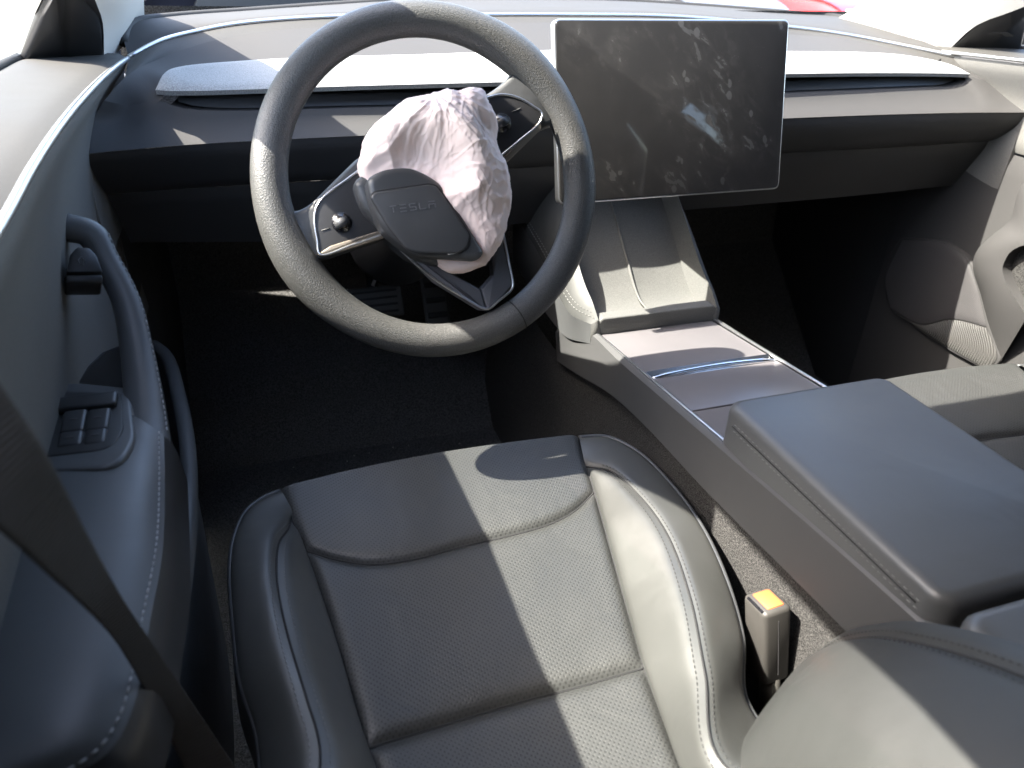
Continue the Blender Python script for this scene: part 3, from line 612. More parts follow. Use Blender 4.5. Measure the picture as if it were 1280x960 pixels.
# recessed switch plate and four switches
def zpoly(pts, z): return [tuple(az(x, y, z)) for x, y in pts]
ZP = .597
pl = rpoly([az(x, y, ZP)[:2] for x, y in [(42, 572), (66, 489), (152, 489), (155, 540), (136, 561)]], [.006, .008, .004, .014, .014])
fr_p = rpoly([az(x, y, ZP)[:2] for x, y in [(26, 590), (50, 478), (100, 476), (162, 482), (170, 548), (146, 582)]], [.01, .01, .004, .008, .02, .02])
prism('armrest_front', fr_p, (0, 0, 0), (1, 0, 0), (0, 1, 0), (0, 0, 1), .50, ZP-.0012, .004, DOORL, door, seg=4)
prism('switch_plate', pl, (0, 0, 0), (1, 0, 0), (0, 1, 0), (0, 0, 1), .562, ZP, .002, BLACK, door)
for (x0, x1, y0, y1, hz) in ((76, 107, 512, 537, .004), (107, 137, 510, 534, .004), (71, 103, 538, 556, .002), (104, 133, 535, 553, .002)):
    zt = ZP+hz
    q = [az(x0, y0, zt), az(x1, y0, zt), az(x1, y1, zt), az(x0, y1, zt)]; c_ = sum(q)/4
    w_ = abs(q[1][0]-q[0][0]); l_ = abs(q[0][1]-q[3][1])
    sw_ = rbox('window_switch', (c_[0], c_[1], ZP+hz/2-.003), (w_*.95, l_*.92, hz+.006), .0035, BLACK, door, rot=Matrix.Rotation(R(7), 3, 'X'))
    rbox('switch_mark', (c_[0], c_[1], ZP+hz+.0004), (.006, .0012, .0008), .0003, THREAD, sw_, rot=Matrix.Rotation(R(7), 3, 'X'), seg=1)
slab('recess_shade', [ax(a, c, -.7455) for a, c in ((152, 432), (132, 440), (112, 458), (98, 478), (90, 492), (156, 492))], (-1, 0, 0), .02, MATTE, door, .001)  # flat matte black plate painting the shade of the hollow behind the handle
hc = (az(80, 498, ZP+.003)+az(138, 497, ZP+.003)+az(138, 509, ZP+.003)+az(79, 510, ZP+.003))/4
rbox('switch_hood', tuple(hc), (.050, .020, .008), .0035, BLACK, door, rot=Matrix.Rotation(R(7), 3, 'X'))
# door opening button with its arrow mark
bn_ = np.array([.30, -.62, .72]); bn_ /= np.linalg.norm(bn_); bp_ = np.array([-.708, .55, .705])
bq = [at(a, c, bp_, bn_) for a, c in ((83, 340), (87, 318), (96, 308), (112, 309), (121, 318), (129, 340))]
bt_ = slab('open_button', bq, -bn_, .030, BLACK, door, .0025)
fq = [at(82, 343, bp_-bn_*.002, bn_), at(129, 343, bp_-bn_*.002, bn_), at(128, 354, bp_-bn_*.004, bn_), at(82, 354, bp_-bn_*.004, bn_)]
slab('button_lip', fq, -bn_, .026, BLACK, bt_, .002)
ic = [at(a, c, bp_+bn_*.0006, bn_) for a, c in ((98.5, 330), (98.5, 326), (96.5, 326), (101.5, 321), (106.5, 326), (104.5, 326), (104.5, 331), (101, 331))]
tube('button_mark', ic, .0004, THREAD, bt_, n=5, samples=0)
# door pocket edge below the armrest
PK = [az(192, 432, .45), az(208, 446, .45), az(222, 490, .45), az(234, 555, .45), az(236, 640, .45), az(226, 740, .45), az(206, 830, .45), az(170, 930, .45)]
PL_ = [(p[0]-.012, p[1], .08) for p in PK]
patch('door_pocket', PL_, PK, [PL_[0], PK[0]], [PL_[-1], PK[-1]], 50, 8, DOORL, door, up=(1, 0, 0))
tube('pocket_rim', PK, .009, DOORL, door, n=10, samples=70)

# ------------------------------------------------------------------ passenger door
pdr = thing('passenger_door', 'grey passenger door panel with speaker grille, sunlit armrest and map pocket', 'door', (.75, .35, 0))
mir = lambda C: [(-p[0], p[1], p[2]) for p in C]
patch('window_ledge', mir(Tu), mir(Bl), mir([Tu[0], Bl[0]]), mir([Tu[-1], Bl[-1]]), 40, 8, LEDGE, pdr, up=(-.7, 0, .7), bulge=.003, w=.008, edges='bt')
tube('trim_line', mir([(p[0]+.001, p[1], p[2]+.001) for p in Td]), .0034, SILVER, pdr, samples=90)
tube('window_seal', mir([(p[0]-.002, p[1], p[2]+.002) for p in Bl[2:]]), .006, RUBBER, pdr, samples=40)
up0 = [(.744, 1.0, .668), (.748, .80, .668), (.748, .55, .66), (.748, .2, .66), (.748, -.15, .66)]
patch('upper_panel', up0, mir(Tl), [up0[0], (.735, 1.0, .74), mir(Tl)[0]], [up0[-1], (.738, -.15, .74), mir(Tl)[-1]], 50, 16, VINYL, pdr, up=(-1, 0, 0), bulge=.004, w=.008, edges='tb')
lo0 = [(.735, 1.0, .06), (.735, .6, .06), (.735, .2, .06), (.735, -.15, .06)]; lo1 = [(p[0], p[1], p[2]-.004) for p in up0]
patch('lower_panel', lo0, lo1, [lo0[0], (.735, 1.0, .40), lo1[0]], [lo0[-1], (.735, -.15, .4), lo1[-1]], 50, 30, SOFT, pdr, up=(-1, 0, 0), bulge=.004, w=.008, edges='t')
def on_door(pts, x): return [tuple(ax(a, b, x)[1:]) for a, b in pts]
gp = rpoly(on_door([(1125, 297), (1179, 301), (1205, 318), (1216, 331), (1227, 369), (1237, 406), (1253, 449), (1236, 466), (1188, 440), (1146, 412), (1110, 384), (1104, 350), (1111, 318)], .722), .01, 4)
gr = prism('speaker_frame', gp, (0, 0, 0), (0, 1, 0), (0, 0, 1), (-1, 0, 0), -.742, -.722, .004, SOFT, pdr)
bmG = None
def gpatch(name, b, t, l, r, mt, x=.7205):
    f = lambda c: [ax(a, bb, x) for a, bb in c]
    return patch(name, f(b), f(t), f(l), f(r), 24, 24, mt, pdr, up=(-1, 0, 0), bulge=.002, w=.006)
gpatch('speaker_grille', [(1113, 384), (1150, 404), (1190, 398), (1233, 408)], [(1128, 300), (1178, 304), (1202, 318), (1213, 333)], [(1113, 384), (1107, 350), (1128, 300)], [(1233, 408), (1224, 370), (1213, 333)], GRILLE)
gpatch('ribbed_panel', [(1116, 390), (1148, 410), (1189, 436), (1234, 462)], [(1114, 386), (1150, 406), (1190, 400), (1233, 410)], [(1116, 390), (1114, 386)], [(1234, 462), (1246, 446), (1233, 410)], RIBBED)
# door armrest bulge with the carpeted pocket
arm_o = [(1300, 215), (1276, 232), (1262, 275), (1240, 294), (1222, 312), (1216, 331), (1226, 369), (1236, 406), (1252, 449)]
arm_i = [(1345, 300), (1300, 304), (1275, 308), (1262, 316), (1256, 326), (1253, 336), (1257, 352), (1264, 366), (1284, 396)]
fo = [ax(a, b, .722) for a, b in arm_o]; fi = [ax(a, b, .690) for a, b in arm_i]
patch('pocket_surround', fo, fi, [fo[0], fi[0]], [fo[-1], fi[-1]], 50, 16, SOFT, pdr, up=(-1, 0, .2), crown=.010)
fi2 = [ax(a, b, .690)+np.array([.03, 0, 0]) for a, b in arm_i]
patch('pocket_wall', fi, fi2, [fi[0], fi2[0]], [fi[-1], fi2[-1]], 40, 4, SOFT, pdr, up=(0, -1, 0))
fc = [ax(a, b, .712) for a, b in arm_i]; fe = [ax(a+60, b+20, .712) for a, b in arm_i]
patch('pocket_lining', fc, fe, [fc[0], fe[0]], [fc[-1], fe[-1]], 30, 10, CARPET, pdr, up=(-1, 0, 0))
rbox('armrest', (.715, .22, .56), (.10, .66, .07), .025, DOORL, pdr)
slab('outer_skin', [(.825, -.15, .05), (.825, 1.1, .05), (.825, 1.1, .82), (.825, -.15, .82)], (1, 0, 0), .02, PAINTS['grey'], pdr, .004)

# ------------------------------------------------------------------ centre console
con = thing('center_console', 'grey centre console with mauve lids and a chrome pull between the seats', 'console', (0, .4, 0))
lz = lambda y: .4625+(.72-y)*.092
def lidpoly(x0, x1, y0, y1): return [(x0, y0, lz(y0)), (x1, y0, lz(y0)), (x1, y1, lz(y1)), (x0, y1, lz(y1))]
YH = .538
slab('front_lid', lidpoly(-.096, .096, YH+.006, .735), (0, -.1, -1), .012, LID, con, .0015)
slab('rear_lid', lidpoly(-.096, .096, .432, YH-.012), (0, -.1, -1), .012, LID, con, .0015)
slab('rear_trim_plate', lidpoly(-.096, .096, .15, .429), (0, -.1, -1), .012, LID, con, .0015)
# curved chrome pull in the joint of the two lids
hx = np.linspace(-.095, .095, 30); bow = lambda x: .005*math.sin(math.pi*(x+.095)/.19)
lo = [(x, YH-.013-.0*bow(x), lz(YH)+.0008) for x in hx]; hi = [(x, YH+.008+.3*bow(x), lz(YH)+.0008) for x in hx]
md = [(x, YH-.002, lz(YH)-.006) for x in hx]
patch('chrome_pull', lo, md, [lo[0], md[0]], [lo[-1], md[-1]], 30, 5, CHROME, con, up=(0, .3, 1))
patch('chrome_pull', md, hi, [md[0], hi[0]], [md[-1], hi[-1]], 30, 5, CHROME, con, up=(0, -.3, 1))
tube('chrome_bar', [(x, YH-.004+.8*bow(x)-.006, lz(YH)+.001+.35*bow(x)) for x in hx], [.0015]+[.0042]*8+[.0015], CHROME, con, n=8, samples=40)
for sg in (-1, 1):
    ys = [.78, .72, .60, .45, .30, .15, 0, -.1]
    t0 = [(sg*.099, y, lz(max(y, .05))+.001) for y in ys]
    tube('edge_trim', t0[1:-2], .0022, SILVER, con, samples=60)
    t1 = [(sg*.106, y, lz(max(y, .05))-.001) for y in ys]; t2 = [(sg*.1085, y, lz(max(y, .05))-.0035) for y in ys]
    t3 = [(sg*.116, .80, .366), (sg*.1155, .72, .385), (sg*.1155, .60, .417), (sg*.116, .50, .430), (sg*.116, .353, .4365), (sg*.1155, .12, .4545), (sg*.1155, 0, .46), (sg*.1155, -.1, .465)]
    t1[0] = (sg*.110, .80, .44); t2[0] = (sg*.122, .80, .42)
    q = [t0[0], t1[0], t2[0], t3[0]]; q2 = [t0[-1], t1[-1], t2[-1], t3[-1]]
    patch('side_rail', t2, t0, [t2[0], t1[0], t0[0]], [t2[-1], t1[-1], t0[-1]], 60, 8, CONS, con, up=(sg*.6, 0, .8))
    patch('side_panel', t3, t2, [t3[0], t2[0]], [t3[-1], t2[-1]], 60, 8, CONS, con, up=(sg, 0, 0))
    un_ = [(p[0]-sg*.010, p[1], p[2]+.0) for p in t3]
    patch('panel_underside', un_, t3, [un_[0], t3[0]], [un_[-1], t3[-1]], 40, 3, MATTE, con, up=(0, 0, -1))
    cb = [(sg*.125, y, .03) for y in (1.2, .8, .6, .3, 0, -.2)]; ct = [(sg*.1055, 1.2, .40)]+[(p[0], p[1], p[2]+.004) for p in un_]
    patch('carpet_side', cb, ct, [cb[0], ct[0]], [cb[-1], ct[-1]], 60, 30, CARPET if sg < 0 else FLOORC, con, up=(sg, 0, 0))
# padded armrest
def arm_box(name, y0, y1, x, z0, z1, par, lab=None):
    bm = bmesh.new(); bmesh.ops.create_cube(bm, size=1)
    for v in bm.verts: v.co = Vector((v.co.x*2*x, (y0+y1)/2+v.co.y*(y1-y0), (z0+z1)/2+v.co.z*(z1-z0)))
    vert = [e for e in bm.edges if abs(e.verts[0].co.z-e.verts[1].co.z) > .01]
    bmesh.ops.bevel(bm, geom=vert, offset=.018, segments=6, profile=.5, affect='EDGES')
    tope = [e for e in bm.edges if all(abs(v.co.z-z1) < 1e-5 for v in e.verts)]
    bmesh.ops.bevel(bm, geom=tope, offset=.0105, segments=5, profile=.5, affect='EDGES')
    return bmobj(name, bm, DARKL if par is None else LEATHER, par, angle=60)
ar = arm_box('armrest', .058, .360, .106, .4995, .549, con)
ar.data.materials[0] = DOORL
ar2 = arm_box('rear_armrest', -.30, .050, .106, .4995, .549, con); ar2.data.materials[0] = DOORL
tube('armrest_seam', [(-.1063, y, .5285) for y in (.338, .20, .080)], .0007, MATTE, ar, n=6, samples=20)
for z in (.5325, .5245):
    L = np.array([(-.1066, y, z) for y in np.linspace(.336, .078, 60)]); N = np.tile([-1., 0, .3], (60, 1)); stitches('stitching', L, N, THREAD, ar, wd=.0008, ln=.004)
    L = np.array([(-.1066, y, z) for y in np.linspace(.030, -.25, 60)]); stitches('stitching', L, N, THREAD, ar2, wd=.0008, ln=.004)

# ------------------------------------------------------------------ charging bin in front of the lids
bn = thing('charging_bin', 'grey suede lined phone tray sloping up under the touchscreen', 'phone tray', (0, .72, .47))
lp = prism('front_lip', rpoly([(-.104, .462), (.104, .462), (.098, .4915), (-.098, .4915)], [.003, .003, .008, .008]), (0, .690, 0), (1, 0, 0), (0, 0, 1), (0, -1, 0), -.020, .0, .003, BINM, bn)
Lw = [(-.086, .708, .480), (-.085, .755, .486), (-.084, .80, .525), (-.083, .90, .625), (-.083, .95, .65)]
for k, (xa, xb) in enumerate(((-.094, -.002), (.002, .094))):
    Lf = [(xa, .706, .476), (xa, .748, .480), (xa, .775, .495), (xa, .83, .548), (xa, .95, .655)]; Rf = [(xb, p[1], p[2]) for p in Lf]
    patch('tray_floor', [Lf[0], Rf[0]], [Lf[-1], Rf[-1]], Lf, Rf, 20, 40, BINM, bn, up=(0, -.5, 1), crown=-.003)
tube('tray_divider', [(0, .706, .475), (0, .735, .480), (0, .752, .483), (0, .775, .496), (0, .83, .549), (0, .95, .657)], [.0012, .0022, .0025, .0024, .0018, .0016], BINM, bn, n=10, samples=50)
def side_wall(sg):
    in_ = [(sg*.094, .700, .474), (sg*.094, .748, .479), (sg*.094, .775, .494), (sg*.094, .83, .547), (sg*.094, .95, .654)]
    rd = [(sg*.100, .691, .489), (sg*.101, .715, .508), (sg*.102, .75, .528), (sg*.102, .83, .596), (sg*.102, .95, .70)]
    ot = [(sg*.110, .695, .482), (sg*.126, .735, .482), (sg*.130, .775, .495), (sg*.134, .85, .53), (sg*.140, .98, .57)]
    lw = [(sg*.109, .694, .450), (sg*.119, .76, .43), (sg*.121, .80, .43), (sg*.125, .86, .44), (sg*.13, 1.0, .47)]
    patch('tray_cheek', in_, rd, [in_[0], rd[0]], [in_[-1], rd[-1]], 40, 8, BINM, bn, up=(-sg, 0, .3))
    w2 = patch('padded_wall', rd, ot, [rd[0], ot[0]], [rd[-1], ot[-1]], 40, 16, BOLST if sg < 0 else BINM, bn, up=(sg, -.2, .6), crown=.006)
    patch('wall_base', ot, lw, [ot[0], lw[0]], [ot[-1], lw[-1]], 40, 8, DOORL, bn, up=(sg, 0, 0))
    fr_ = [in_[0], rd[0]]; f2 = [(sg*.100, .690, .463), ot[0]]
    patch('wall_front', [(sg*.09, .691, .462), lw[0]], [rd[0], ot[0]], [(sg*.09, .691, .462), rd[0]], [lw[0], ot[0]], 8, 8, BINM, bn, up=(0, -1, .2), crown=.004)
    if sg < 0:
        for dst in (.012, .019):
            L, N = edge_line(w2, 't', dst); stitches('stitching', L, N, THREAD, bn)
side_wall(-1); side_wall(1)

# ------------------------------------------------------------------ touchscreen
scr = thing('touchscreen', 'large dark smudged touchscreen in a thin silver frame on the dashboard', 'screen', (0, .72, .776))
SX, SY, SZ = np.array([1., 0, 0]), np.array([0, .052, .220])/np.hypot(.052, .220), np.array([0, -.220, .052])/np.hypot(.052, .220)
SO = np.array([.0005, .722, .776]); sw, sh = .1737, .1130
rr = lambda a, b, r_: rpoly([(-a, -b), (a, -b), (a, b), (-a, b)], r_, 7)
prism('frame', rr(sw, sh, .009), SO, SX, SY, SZ, -.011, 0, .0018, SILVER, scr)
prism('glass', rr(sw-.0022, sh-.0022, .0075), SO, SX, SY, SZ, -.001, .0009, .0006, SCREEN, scr)
prism('back_cover', rr(sw-.008, sh-.008, .02), SO, SX, SY, SZ, -.028, -.0105, 0, BLACK, scr)
rbox('mount', (0, .815, .745), (.12, .15, .06), .01, BLACK, scr)

# ------------------------------------------------------------------ steering wheel
TI = R(24); W0 = np.array([-.37, .57, .74]); WX = np.array([1., 0, 0]); WU = np.array([0, math.sin(TI), math.cos(TI)]); WN = np.array([0, -math.cos(TI), math.sin(TI)])
def wl(px, py, off=0.):
    p = at(px, py, W0+WN*off, WN)-W0; return (float(p@WX), float(p@WU))
def wp(x, y, n=0.): return W0+WX*x+WU*y+WN*n
wheel = thing('steering_wheel', 'round grey leather steering wheel turned left, with silver edged spokes', 'steering wheel', tuple(W0))
P, rd = [], []
for k in range(96):
    a = 2*math.pi*k/96; r_, tr = .1682, .0178
    for c, wdt, am in ((38, 20, .0030), (196, 20, .0030)):                 # thicker thumb grips beside the spokes
        dd = (math.degrees(a)-c-12+180) % 360-180; tr += am*math.exp(-(dd/wdt)**2)
    P.append(wp(r_*math.cos(a), r_*math.sin(a))); rd.append(tr)
V, F = [], []
for k in range(96):
    a = 2*math.pi*k/96; rv = WX*math.cos(a)+WU*math.sin(a)
    for j in range(20):
        th = 2*math.pi*j/20; V.append(P[k]+rv*rd[k]*1.02*math.cos(th)+WN*rd[k]*.95*math.sin(th))
    for j in range(20): F.append((k*20+j, k*20+(j+1) % 20, ((k+1) % 96)*20+(j+1) % 20, ((k+1) % 96)*20+j))
mesh('rim', V, F, RIML, wheel)
for px_, py_ in ((638, 381),):                      # sewn joints across the rim
    x, y = wl(px_, py_); a = math.atan2(y, x); rv = WX*math.cos(a)+WU*math.sin(a); i = int(round(a/(2*math.pi)*96)) % 96
    tube('rim_joint', [wp(.1682*math.cos(a), .1682*math.sin(a))+rv*rd[i]*1.025*math.cos(t)+WN*rd[i]*.955*math.sin(t) for t in np.linspace(0, 2*math.pi, 24, endpoint=False)], .0007, MATTE, wheel, n=5, closed=True, samples=48)
def wprism(name, px, h0, h1, bev, mt, par, rnd=.004, off=None, seg=3):
    return prism(name, rpoly([wl(a, b, h1 if off is None else off) for a, b in px], rnd), W0, WX, WU, WN, h0, h1, bev, mt, par, seg)
wprism('spoke', [(338, 252), (353, 262), (372, 264), (388, 255), (452, 192), (505, 215), (490, 296), (402, 326), (350, 318)], -.014, .006, .006, DARKL, wheel, [.002, .012, .012, .006, .01, .01, .01, .01, .01], off=.006)
wprism('spoke', [(655, 70), (641, 92), (622, 109), (560, 148), (560, 215), (626, 206), (678, 160), (708, 150)], -.014, .006, .006, DARKL, wheel, [.002, .012, .008, .01, .01, .008, .01, .004], off=.006)
def pod(pxs, chamf, label, mark, wheel_px):
    pd_ = wprism('button_pod', pxs, .002, .012, .0015, BLACK, wheel, .003)
    pl_ = [wp(*wl(a, b, .0125), .0125) for a, b in pxs]
    pd_['label'] = label
    tube('silver_edge', [wp(*wl(a, b, .0125), .0118) for a, b in chamf], .0014, SILVER, pd_, n=8, samples=50)
    x, y = wl(*wheel_px, .014)
    tube('wheel_recess', [wp(x, y, .0125), wp(x, y, .0135)], .0102, GLOSS, pd_, n=24, samples=0)
    d_ = np.array([math.cos(R(24)), math.sin(R(24))])
    e_ = np.array([-d_[1], d_[0]])
    sc = tube('scroll_wheel', [wp(x+e_[0]*k, y+e_[1]*k, .0105) for k in (-.0046, -.0038, .0038, .0046)], [.006, .0082, .0082, .006], SCROLL, pd_, n=28, samples=0, up=WN)
    for th in np.linspace(R(35), R(145), 7):
        q = np.array([d_[0]*math.cos(th)*.0077, d_[1]*math.cos(th)*.0077]); z = .0105+.0077*math.sin(th)
        tube('scroll_rib', [wp(x+q[0]+e_[0]*k, y+q[1]+e_[1]*k, z) for k in (-.003, .003)], .0004, THREADD, sc, n=4, samples=0)
    for mk in mark: tube('button_mark', [wp(*wl(a, b, .0122), .0123) for a, b in mk], .0004, THREAD, pd_, n=4, samples=0)
pod([(391, 252), (399, 268), (402, 317), (482, 291), (500, 240), (455, 206), (405, 244)][:1]+[(393, 274), (398, 318), (480, 292), (470, 225), (455, 206), (405, 244)],
    [(456, 207), (437, 222), (405, 246), (396, 258), (393, 275), (397, 302), (400, 318), (440, 306), (478, 293)], 'left button pod with a scroll wheel', [[(402, 288), (412, 285)]], (427, 278))
pod([(597, 125), (628, 117), (650, 122), (679, 142), (674, 155), (625, 197), (590, 190), (580, 150)],
    [(596, 126), (628, 118), (650, 123), (667, 133), (678, 142), (674, 154), (650, 175), (626, 195)], 'right button pod with a scroll wheel', [[(640, 140), (651, 135)]], (628, 153))
for q in ([(397, 318), (412, 319), (481, 297), (481, 286), (414, 307)], [(627, 199), (634, 203), (677, 161), (676, 150), (650, 175)]): wprism('pod_chamfer', q, .004, .0128, .001, BRUSHED, wheel, .0008)
# open lower spoke: two legs meeting in a blunt V
def leg(pxs, name): return wprism(name, pxs, -.012, .006, .003, SPOKE, wheel, .002, off=.006)
leg([(480, 288), (545, 353), (602, 388), (609, 389), (601, 362), (560, 338), (522, 306)], 'lower_spoke')
leg([(630, 285), (642, 356), (612, 389), (609.6, 389), (601.6, 362), (618, 344), (612, 296)], 'lower_spoke')
tube('silver_edge', [wp(*wl(a, b, .007), .007) for a, b in [(480, 290), (512, 323), (545, 350), (580, 372), (603, 385), (611, 386), (622, 377), (640, 361), (641, 354), (635, 322), (628, 287)]], .0014, SILVER, wheel, n=8, samples=70)
# hub and column
hub = wprism('hub', [(440, 226), (470, 209), (512, 207), (540, 220), (612, 312), (600, 330), (560, 334), (520, 324), (482, 292), (452, 262)], -.03, .030, .008, DARKL, wheel, .010)
tube('column', [wp(0, -.01, -.01), wp(0, -.015, -.06), wp(0, -.02, -.16), wp(0, -.03, -.30)], [.05, .062, .066, .07], BLACK, wheel, n=28, samples=16, up=WU)
# sprung hub cover with embossed letters
cov = wprism('hub_cover', [(458, 222), (482, 210), (513, 208), (534, 217), (552, 229), (574, 262), (607, 316), (598, 326), (562, 323), (520, 320), (478, 288), (463, 252)], .022, .056, .007, DARKL, wheel, [.008, .01, .01, .012, .008, .02, .006, .008, .01, .01, .012, .008], seg=5)
pan = wprism('cover_panel', [(463, 246), (468, 240), (536, 230), (546, 232), (556, 246), (588, 294), (584, 311), (573, 317), (522, 316), (508, 311), (486, 284)], .054, .0590, .0025, DARKL, cov, .005)
gp_ = rpoly([wl(a, b, .0565) for a, b in [(463, 246), (468, 240), (536, 230), (546, 232), (556, 246), (588, 294), (584, 311), (573, 317), (522, 316), (508, 311), (486, 284)]], .005)
tube('panel_groove', [wp(a, b, .0564) for a, b in gp_], .0011, MATTE, cov, n=6, closed=True, samples=120)
# the word on the cover: T E S L A drawn with bars
o_ = np.array(wl(488, 262, .0595)); e_ = np.array(wl(544, 255, .0595)); ux = (e_-o_)/np.linalg.norm(e_-o_); uy = np.array([-ux[1], ux[0]]); Wd = np.linalg.norm(e_-o_)
lw_, lh = Wd*.135, .0062
bars = {'T': [((0, 1), (1, 1)), ((.5, .8), (.5, 0))], 'E': [((0, 1), (1, 1)), ((0, .5), (1, .5)), ((0, 0), (1, 0))], 'S': [((1, 1), (0, 1)), ((0, 1), (0, .5)), ((0, .5), (1, .5)), ((1, .5), (1, 0)), ((1, 0), (0, 0))],
        'L': [((0, 1), (0, 0)), ((0, 0), (1, 0))], 'A': [((0, 1), (1, 1)), ((0, .6), (0, 0)), ((1, .6), (1, 0)), ((0, .6), (1, .6))]}
V, F = [], []
for i, ch in enumerate('TESLA'):
    b0 = o_+ux*(Wd-lw_)*i/4
    for (a, b) in bars[ch]:
        p, q = b0+ux*a[0]*lw_+uy*(a[1]-.5)*lh, b0+ux*b[0]*lw_+uy*(b[1]-.5)*lh
        t_ = (q-p)/np.linalg.norm(q-p); n_ = np.array([-t_[1], t_[0]])*.0005; k0 = len(V)
        for z in (.0585, .0597):
            for c in (p-n_, q-n_, q+n_, p+n_): V.append(wp(c[0], c[1], z))
        F += [tuple(k0+j for j in f) for f in ((4, 5, 6, 7), (0, 1, 5, 4), (1, 2, 6, 5), (2, 3, 7, 6), (3, 0, 4, 7))]
LET = mat('embossed_letter', (.11, .112, .117), .35)
mesh('lettering', V, F, LET, pan, smooth=False)
tube('panel_mark', [wp(*wl(a, b, .0593), .0593) for a, b in ((560, 318), (572, 317))], .0005, THREAD, pan, n=4, samples=0)

# ------------------------------------------------------------------ airbag
ab = thing('airbag', 'crumpled white deployed airbag hanging limp from the steering wheel hub', 'airbag', tuple(wp(.02, .02, .02)))
OUT = [wl(a, b, .04) for a, b in [(638, 260), (632, 228), (626, 198), (616, 165), (608, 138), (598, 118), (585, 114), (566, 119), (555, 116), (542, 119), (524, 124), (505, 128), (490, 138), (475, 153), (463, 172), (455, 190), (452, 206), (460, 224), (480, 240), (510, 262), (540, 300), (550, 326), (566, 337), (588, 336), (608, 326), (625, 307), (634, 284)]]
OC = spl([(x, y, 0) for x, y in OUT], 260, closed=True)[:, :2]; CC = np.array(wl(552, 205, .04))
COVc = [np.array(wl(a, b, .045)) for a, b in ((500, 250), (530, 275), (560, 300), (520, 228), (480, 240))]
def crease(v, s, o):
    n = noise.noise(v*s+Vector(o)); return max(0, 1-abs(n)*5.5)
def crumple(x, y):
    """soft folds gathered at the top of the bag, thin creases crossing them"""
    g = np.array([x, y])-GA; ang = math.atan2(g[1], g[0]); rad = np.linalg.norm(g)
    w_ = Vector((noise.noise(Vector((x*28, y*28, 1))), noise.noise(Vector((x*28, y*28, 7))), 0))
    v1 = Vector((ang*.085, rad*.45, 0))+w_*.010; v2 = Vector((x, y, 0))+w_*.012
    big = noise.noise(Vector((x*20, y*20, 3)))*.0065+noise.noise(Vector((x*44, y*44, 5)))*.0012
    def bowl(v, s):
        d = noise.voronoi(v*s)[0]; return min(.55, d[0]*d[0])
    near = min(1, rad/.035)
    fan = bowl(Vector((v1.x, v1.y*.45, .2)), 40)*.0110*near+bowl(Vector((v1.x*1.1, v1.y*.4, .7)), 92)*.0028
    net = bowl(Vector((v2.x, v2.y, .4)), 36)*.0060+bowl(Vector((v2.x*1.3, v2.y*.8, .9)), 76)*.0026+bowl(Vector((v2.x, v2.y*1.2, .1)), 170)*.0004
    thin = crease(v2, 58, (3, 9, 1))*.0013+crease(v2, 97, (4, 4, 2))*.0009+crease(v1, 75, (1, 2, 3))*.0012*near
    return big+fan+net*(.35+.65*near)+thin
GA = np.array(wl(535, 130, .04))
V, F = [], []; NR = 120; NA = 300
OC = spl([(x, y, 0) for x, y in OUT], NA, closed=True)[:, :2]
for side in (1, -1):
    for i in range(NR+1):
        s_ = i/NR
        for k in range(NA):
            rr_ = math.sin(s_*math.pi/2); z = math.cos(s_*math.pi/2)**.75
            p2 = CC+(OC[k]-CC)*rr_
            dc = min(np.linalg.norm(p2-c) for c in COVc)
            damp = min(1, max(0, (dc-.016)/.048)); damp = damp*damp*(3-2*damp)
            lean = 1+6*(p2[1]-CC[1])-3.*(p2[0]-CC[0])
            hgt = (.031+.043*damp*max(.55, min(1.35, lean)))*z if side > 0 else -.03*z
            n_ = crumple(*p2)*(1 if side > 0 else .5)
            pos = wp(p2[0], p2[1], .018+hgt)
            dirn = WN*(z if side > 0 else -z)+(WX*(p2[0]-CC[0])+WU*(p2[1]-CC[1]))/max(1e-6, np.linalg.norm(p2-CC))*rr_*.5
            V.append(pos+dirn*n_*(.35+.65*damp))
    o0 = 0 if side > 0 else (NR+1)*NA
    for i in range(NR):
        for k in range(NA):
            f = (o0+i*NA+k, o0+(i+1)*NA+k, o0+(i+1)*NA+(k+1) % NA, o0+i*NA+(k+1) % NA); F.append(f if side > 0 else f[::-1])
o = mesh('bag', V, F, NYLON, ab)
bm = bmesh.new(); bm.from_mesh(o.data); bmesh.ops.remove_doubles(bm, verts=bm.verts, dist=1e-5); bmesh.ops.recalc_face_normals(bm, faces=bm.faces); bm.to_mesh(o.data); bm.free()
o.data.polygons.foreach_set('use_smooth', [True]*len(o.data.polygons))

# ------------------------------------------------------------------ seat belt, buckle, pedals
sb = thing('seat_belt', 'dark brown seat belt strap hanging close by in the lower left corner', 'seat belt', (-.64, .1, .3))
Rr = [ad(-60, 400, .37), ad(0, 480, .38), ad(54, 560, .395), ad(112, 672, .44), ad(150, 742, .475), ad(196, 812, .53), ad(245, 885, .58), ad(296, 962, .63), ad(360, 1060, .68)]
Ll = [ad(-170, 560, .35), ad(-80, 610, .365), ad(0, 662, .38), ad(60, 716, .415), ad(96, 748, .44), ad(150, 808, .50), ad(196, 890, .56), ad(232, 962, .615), ad(290, 1060, .67)]
st = patch('strap', Ll, Rr, [Ll[0], Rr[0]], [Ll[-1], Rr[-1]], 60, 14, BELT, sb, up=tuple(CP-Rr[3]), crown=.0)
st[0].modifiers.new('thickness', 'SOLIDIFY').thickness = .0013
bu = thing('belt_buckle', 'black seat belt buckle with an orange red release button beside the driver seat', 'seat belt buckle', (-.13, .21, .30), None)
BO = ax(959, 796, -.132); bz = np.array([-.10, .18, .97]); bz /= np.linalg.norm(bz); bxx = np.cross((0, 1, 0), bz); bxx /= np.linalg.norm(bxx); byy = np.cross(bz, bxx)
rot = Matrix((tuple(bxx), tuple(byy), tuple(bz))).transposed()
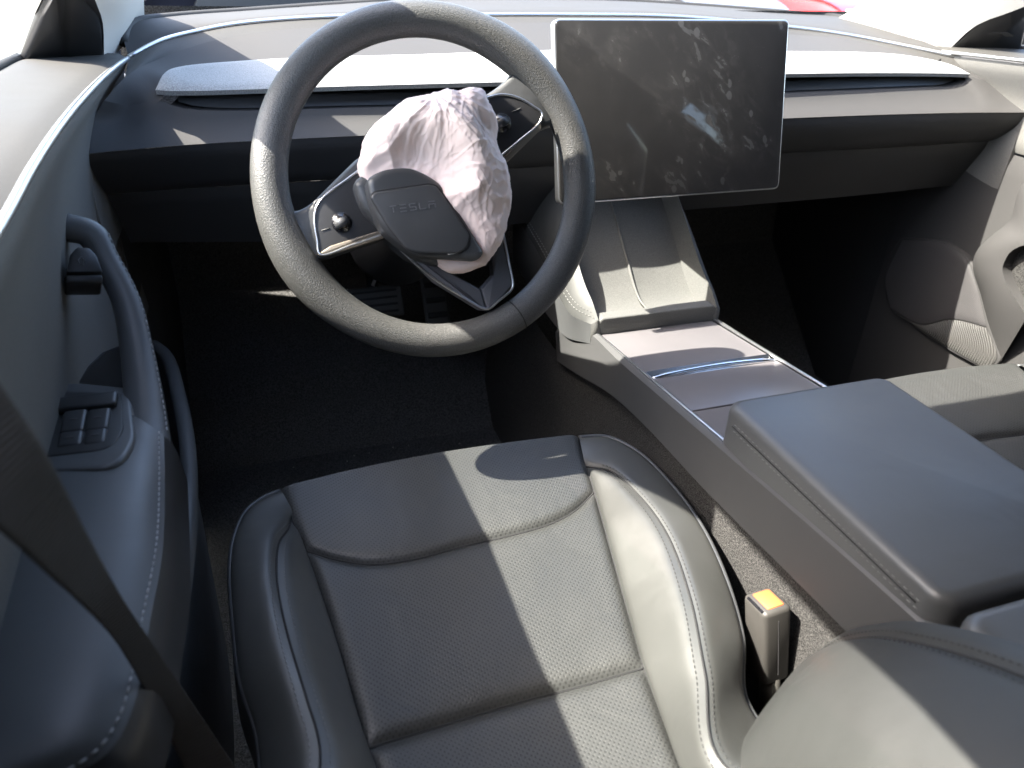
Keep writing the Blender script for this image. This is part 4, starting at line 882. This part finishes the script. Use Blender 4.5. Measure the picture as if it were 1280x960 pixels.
rbox('housing', tuple(BO), (.029, .034, .090), .005, BUCK, bu, rot=rot, seg=3, taper=1.06)
rbox('release_button', tuple(BO+bz*.0435+bxx*.001), (.019, .026, .006), .0022, ORANGE, bu, rot=rot, seg=2)
rbox('latch_slot', tuple(BO+bz*.0430-bxx*.0130), (.0030, .026, .004), .001, GLOSS, bu, rot=rot, seg=1)
rbox('housing_seam', tuple(BO-byy*.0184), (.0010, .0012, .066), .0002, MATTE, bu, rot=rot, seg=1)
rbox('stalk', tuple(BO-bz*.085+np.array([0, -.004, 0])), (.010, .026, .11), .003, WEBB, bu, rot=rot, seg=2)
def pedal(name, label, P_, w_, h_, tilt):
    t = thing(name, label, 'pedal', tuple(P_)); r_ = Matrix.Rotation(R(tilt), 3, 'X')
    pp = rbox('pad', tuple(P_), (w_, h_, .014), .005, PEDAL, t, rot=r_)
    for k in range(4): rbox('grip_rib', tuple(np.array(P_)+np.array(r_ @ Vector((0, (k-1.5)*h_*.22, .008)))), (w_*.8, h_*.08, .004), .001, BLACK, pp, rot=r_, seg=1)
    tube('arm', [tuple(np.array(P_)+np.array((0, .01, 0))), tuple(np.array(P_)+np.array((.01, .12, .12))), tuple(np.array(P_)+np.array((.01, .14, .30)))], .011, MATTE, t, n=8)
pedal('brake_pedal', 'wide dark brake pedal seen through the lower left of the steering wheel', ay(468, 378, 1.12), .11, .06, 62)
pedal('accelerator_pedal', 'narrow dark accelerator pedal seen between the lower spokes of the steering wheel', ay(545, 385, 1.15), .05, .14, 58)
tube('arm_glint', [ay(466, 357, 1.10), ay(474, 334, 1.10)], .0035, SILVER, [q for q in bpy.data.objects if q.name == 'brake_pedal'][0], n=6, samples=6)  # silver rod standing for a bright reflection on the pedal arm
# small litter seen on the dark carpet by the door
DUST = mat('pale_crumb', (.5, .48, .42), .9)
V, F = [], []
for _ in range(46):
    c = np.array([rng.uniform(-.62, -.14), rng.uniform(.60, 1.10), .034]); s_ = rng.uniform(.0008, .0022); k0 = len(V)
    for dx, dy, dz in ((1, 0, 0), (-.5, .9, 0), (-.6, -.8, 0), (0, 0, 1)): V.append(c+np.array([dx, dy, dz])*s_)
    F += [(k0, k0+1, k0+3), (k0+1, k0+2, k0+3), (k0+2, k0, k0+3)]
o = mesh('floor_crumbs', V, F, DUST, smooth=False); o['kind'] = 'stuff'; tag(o, 'pale crumbs scattered on the dark footwell carpet', 'crumbs')
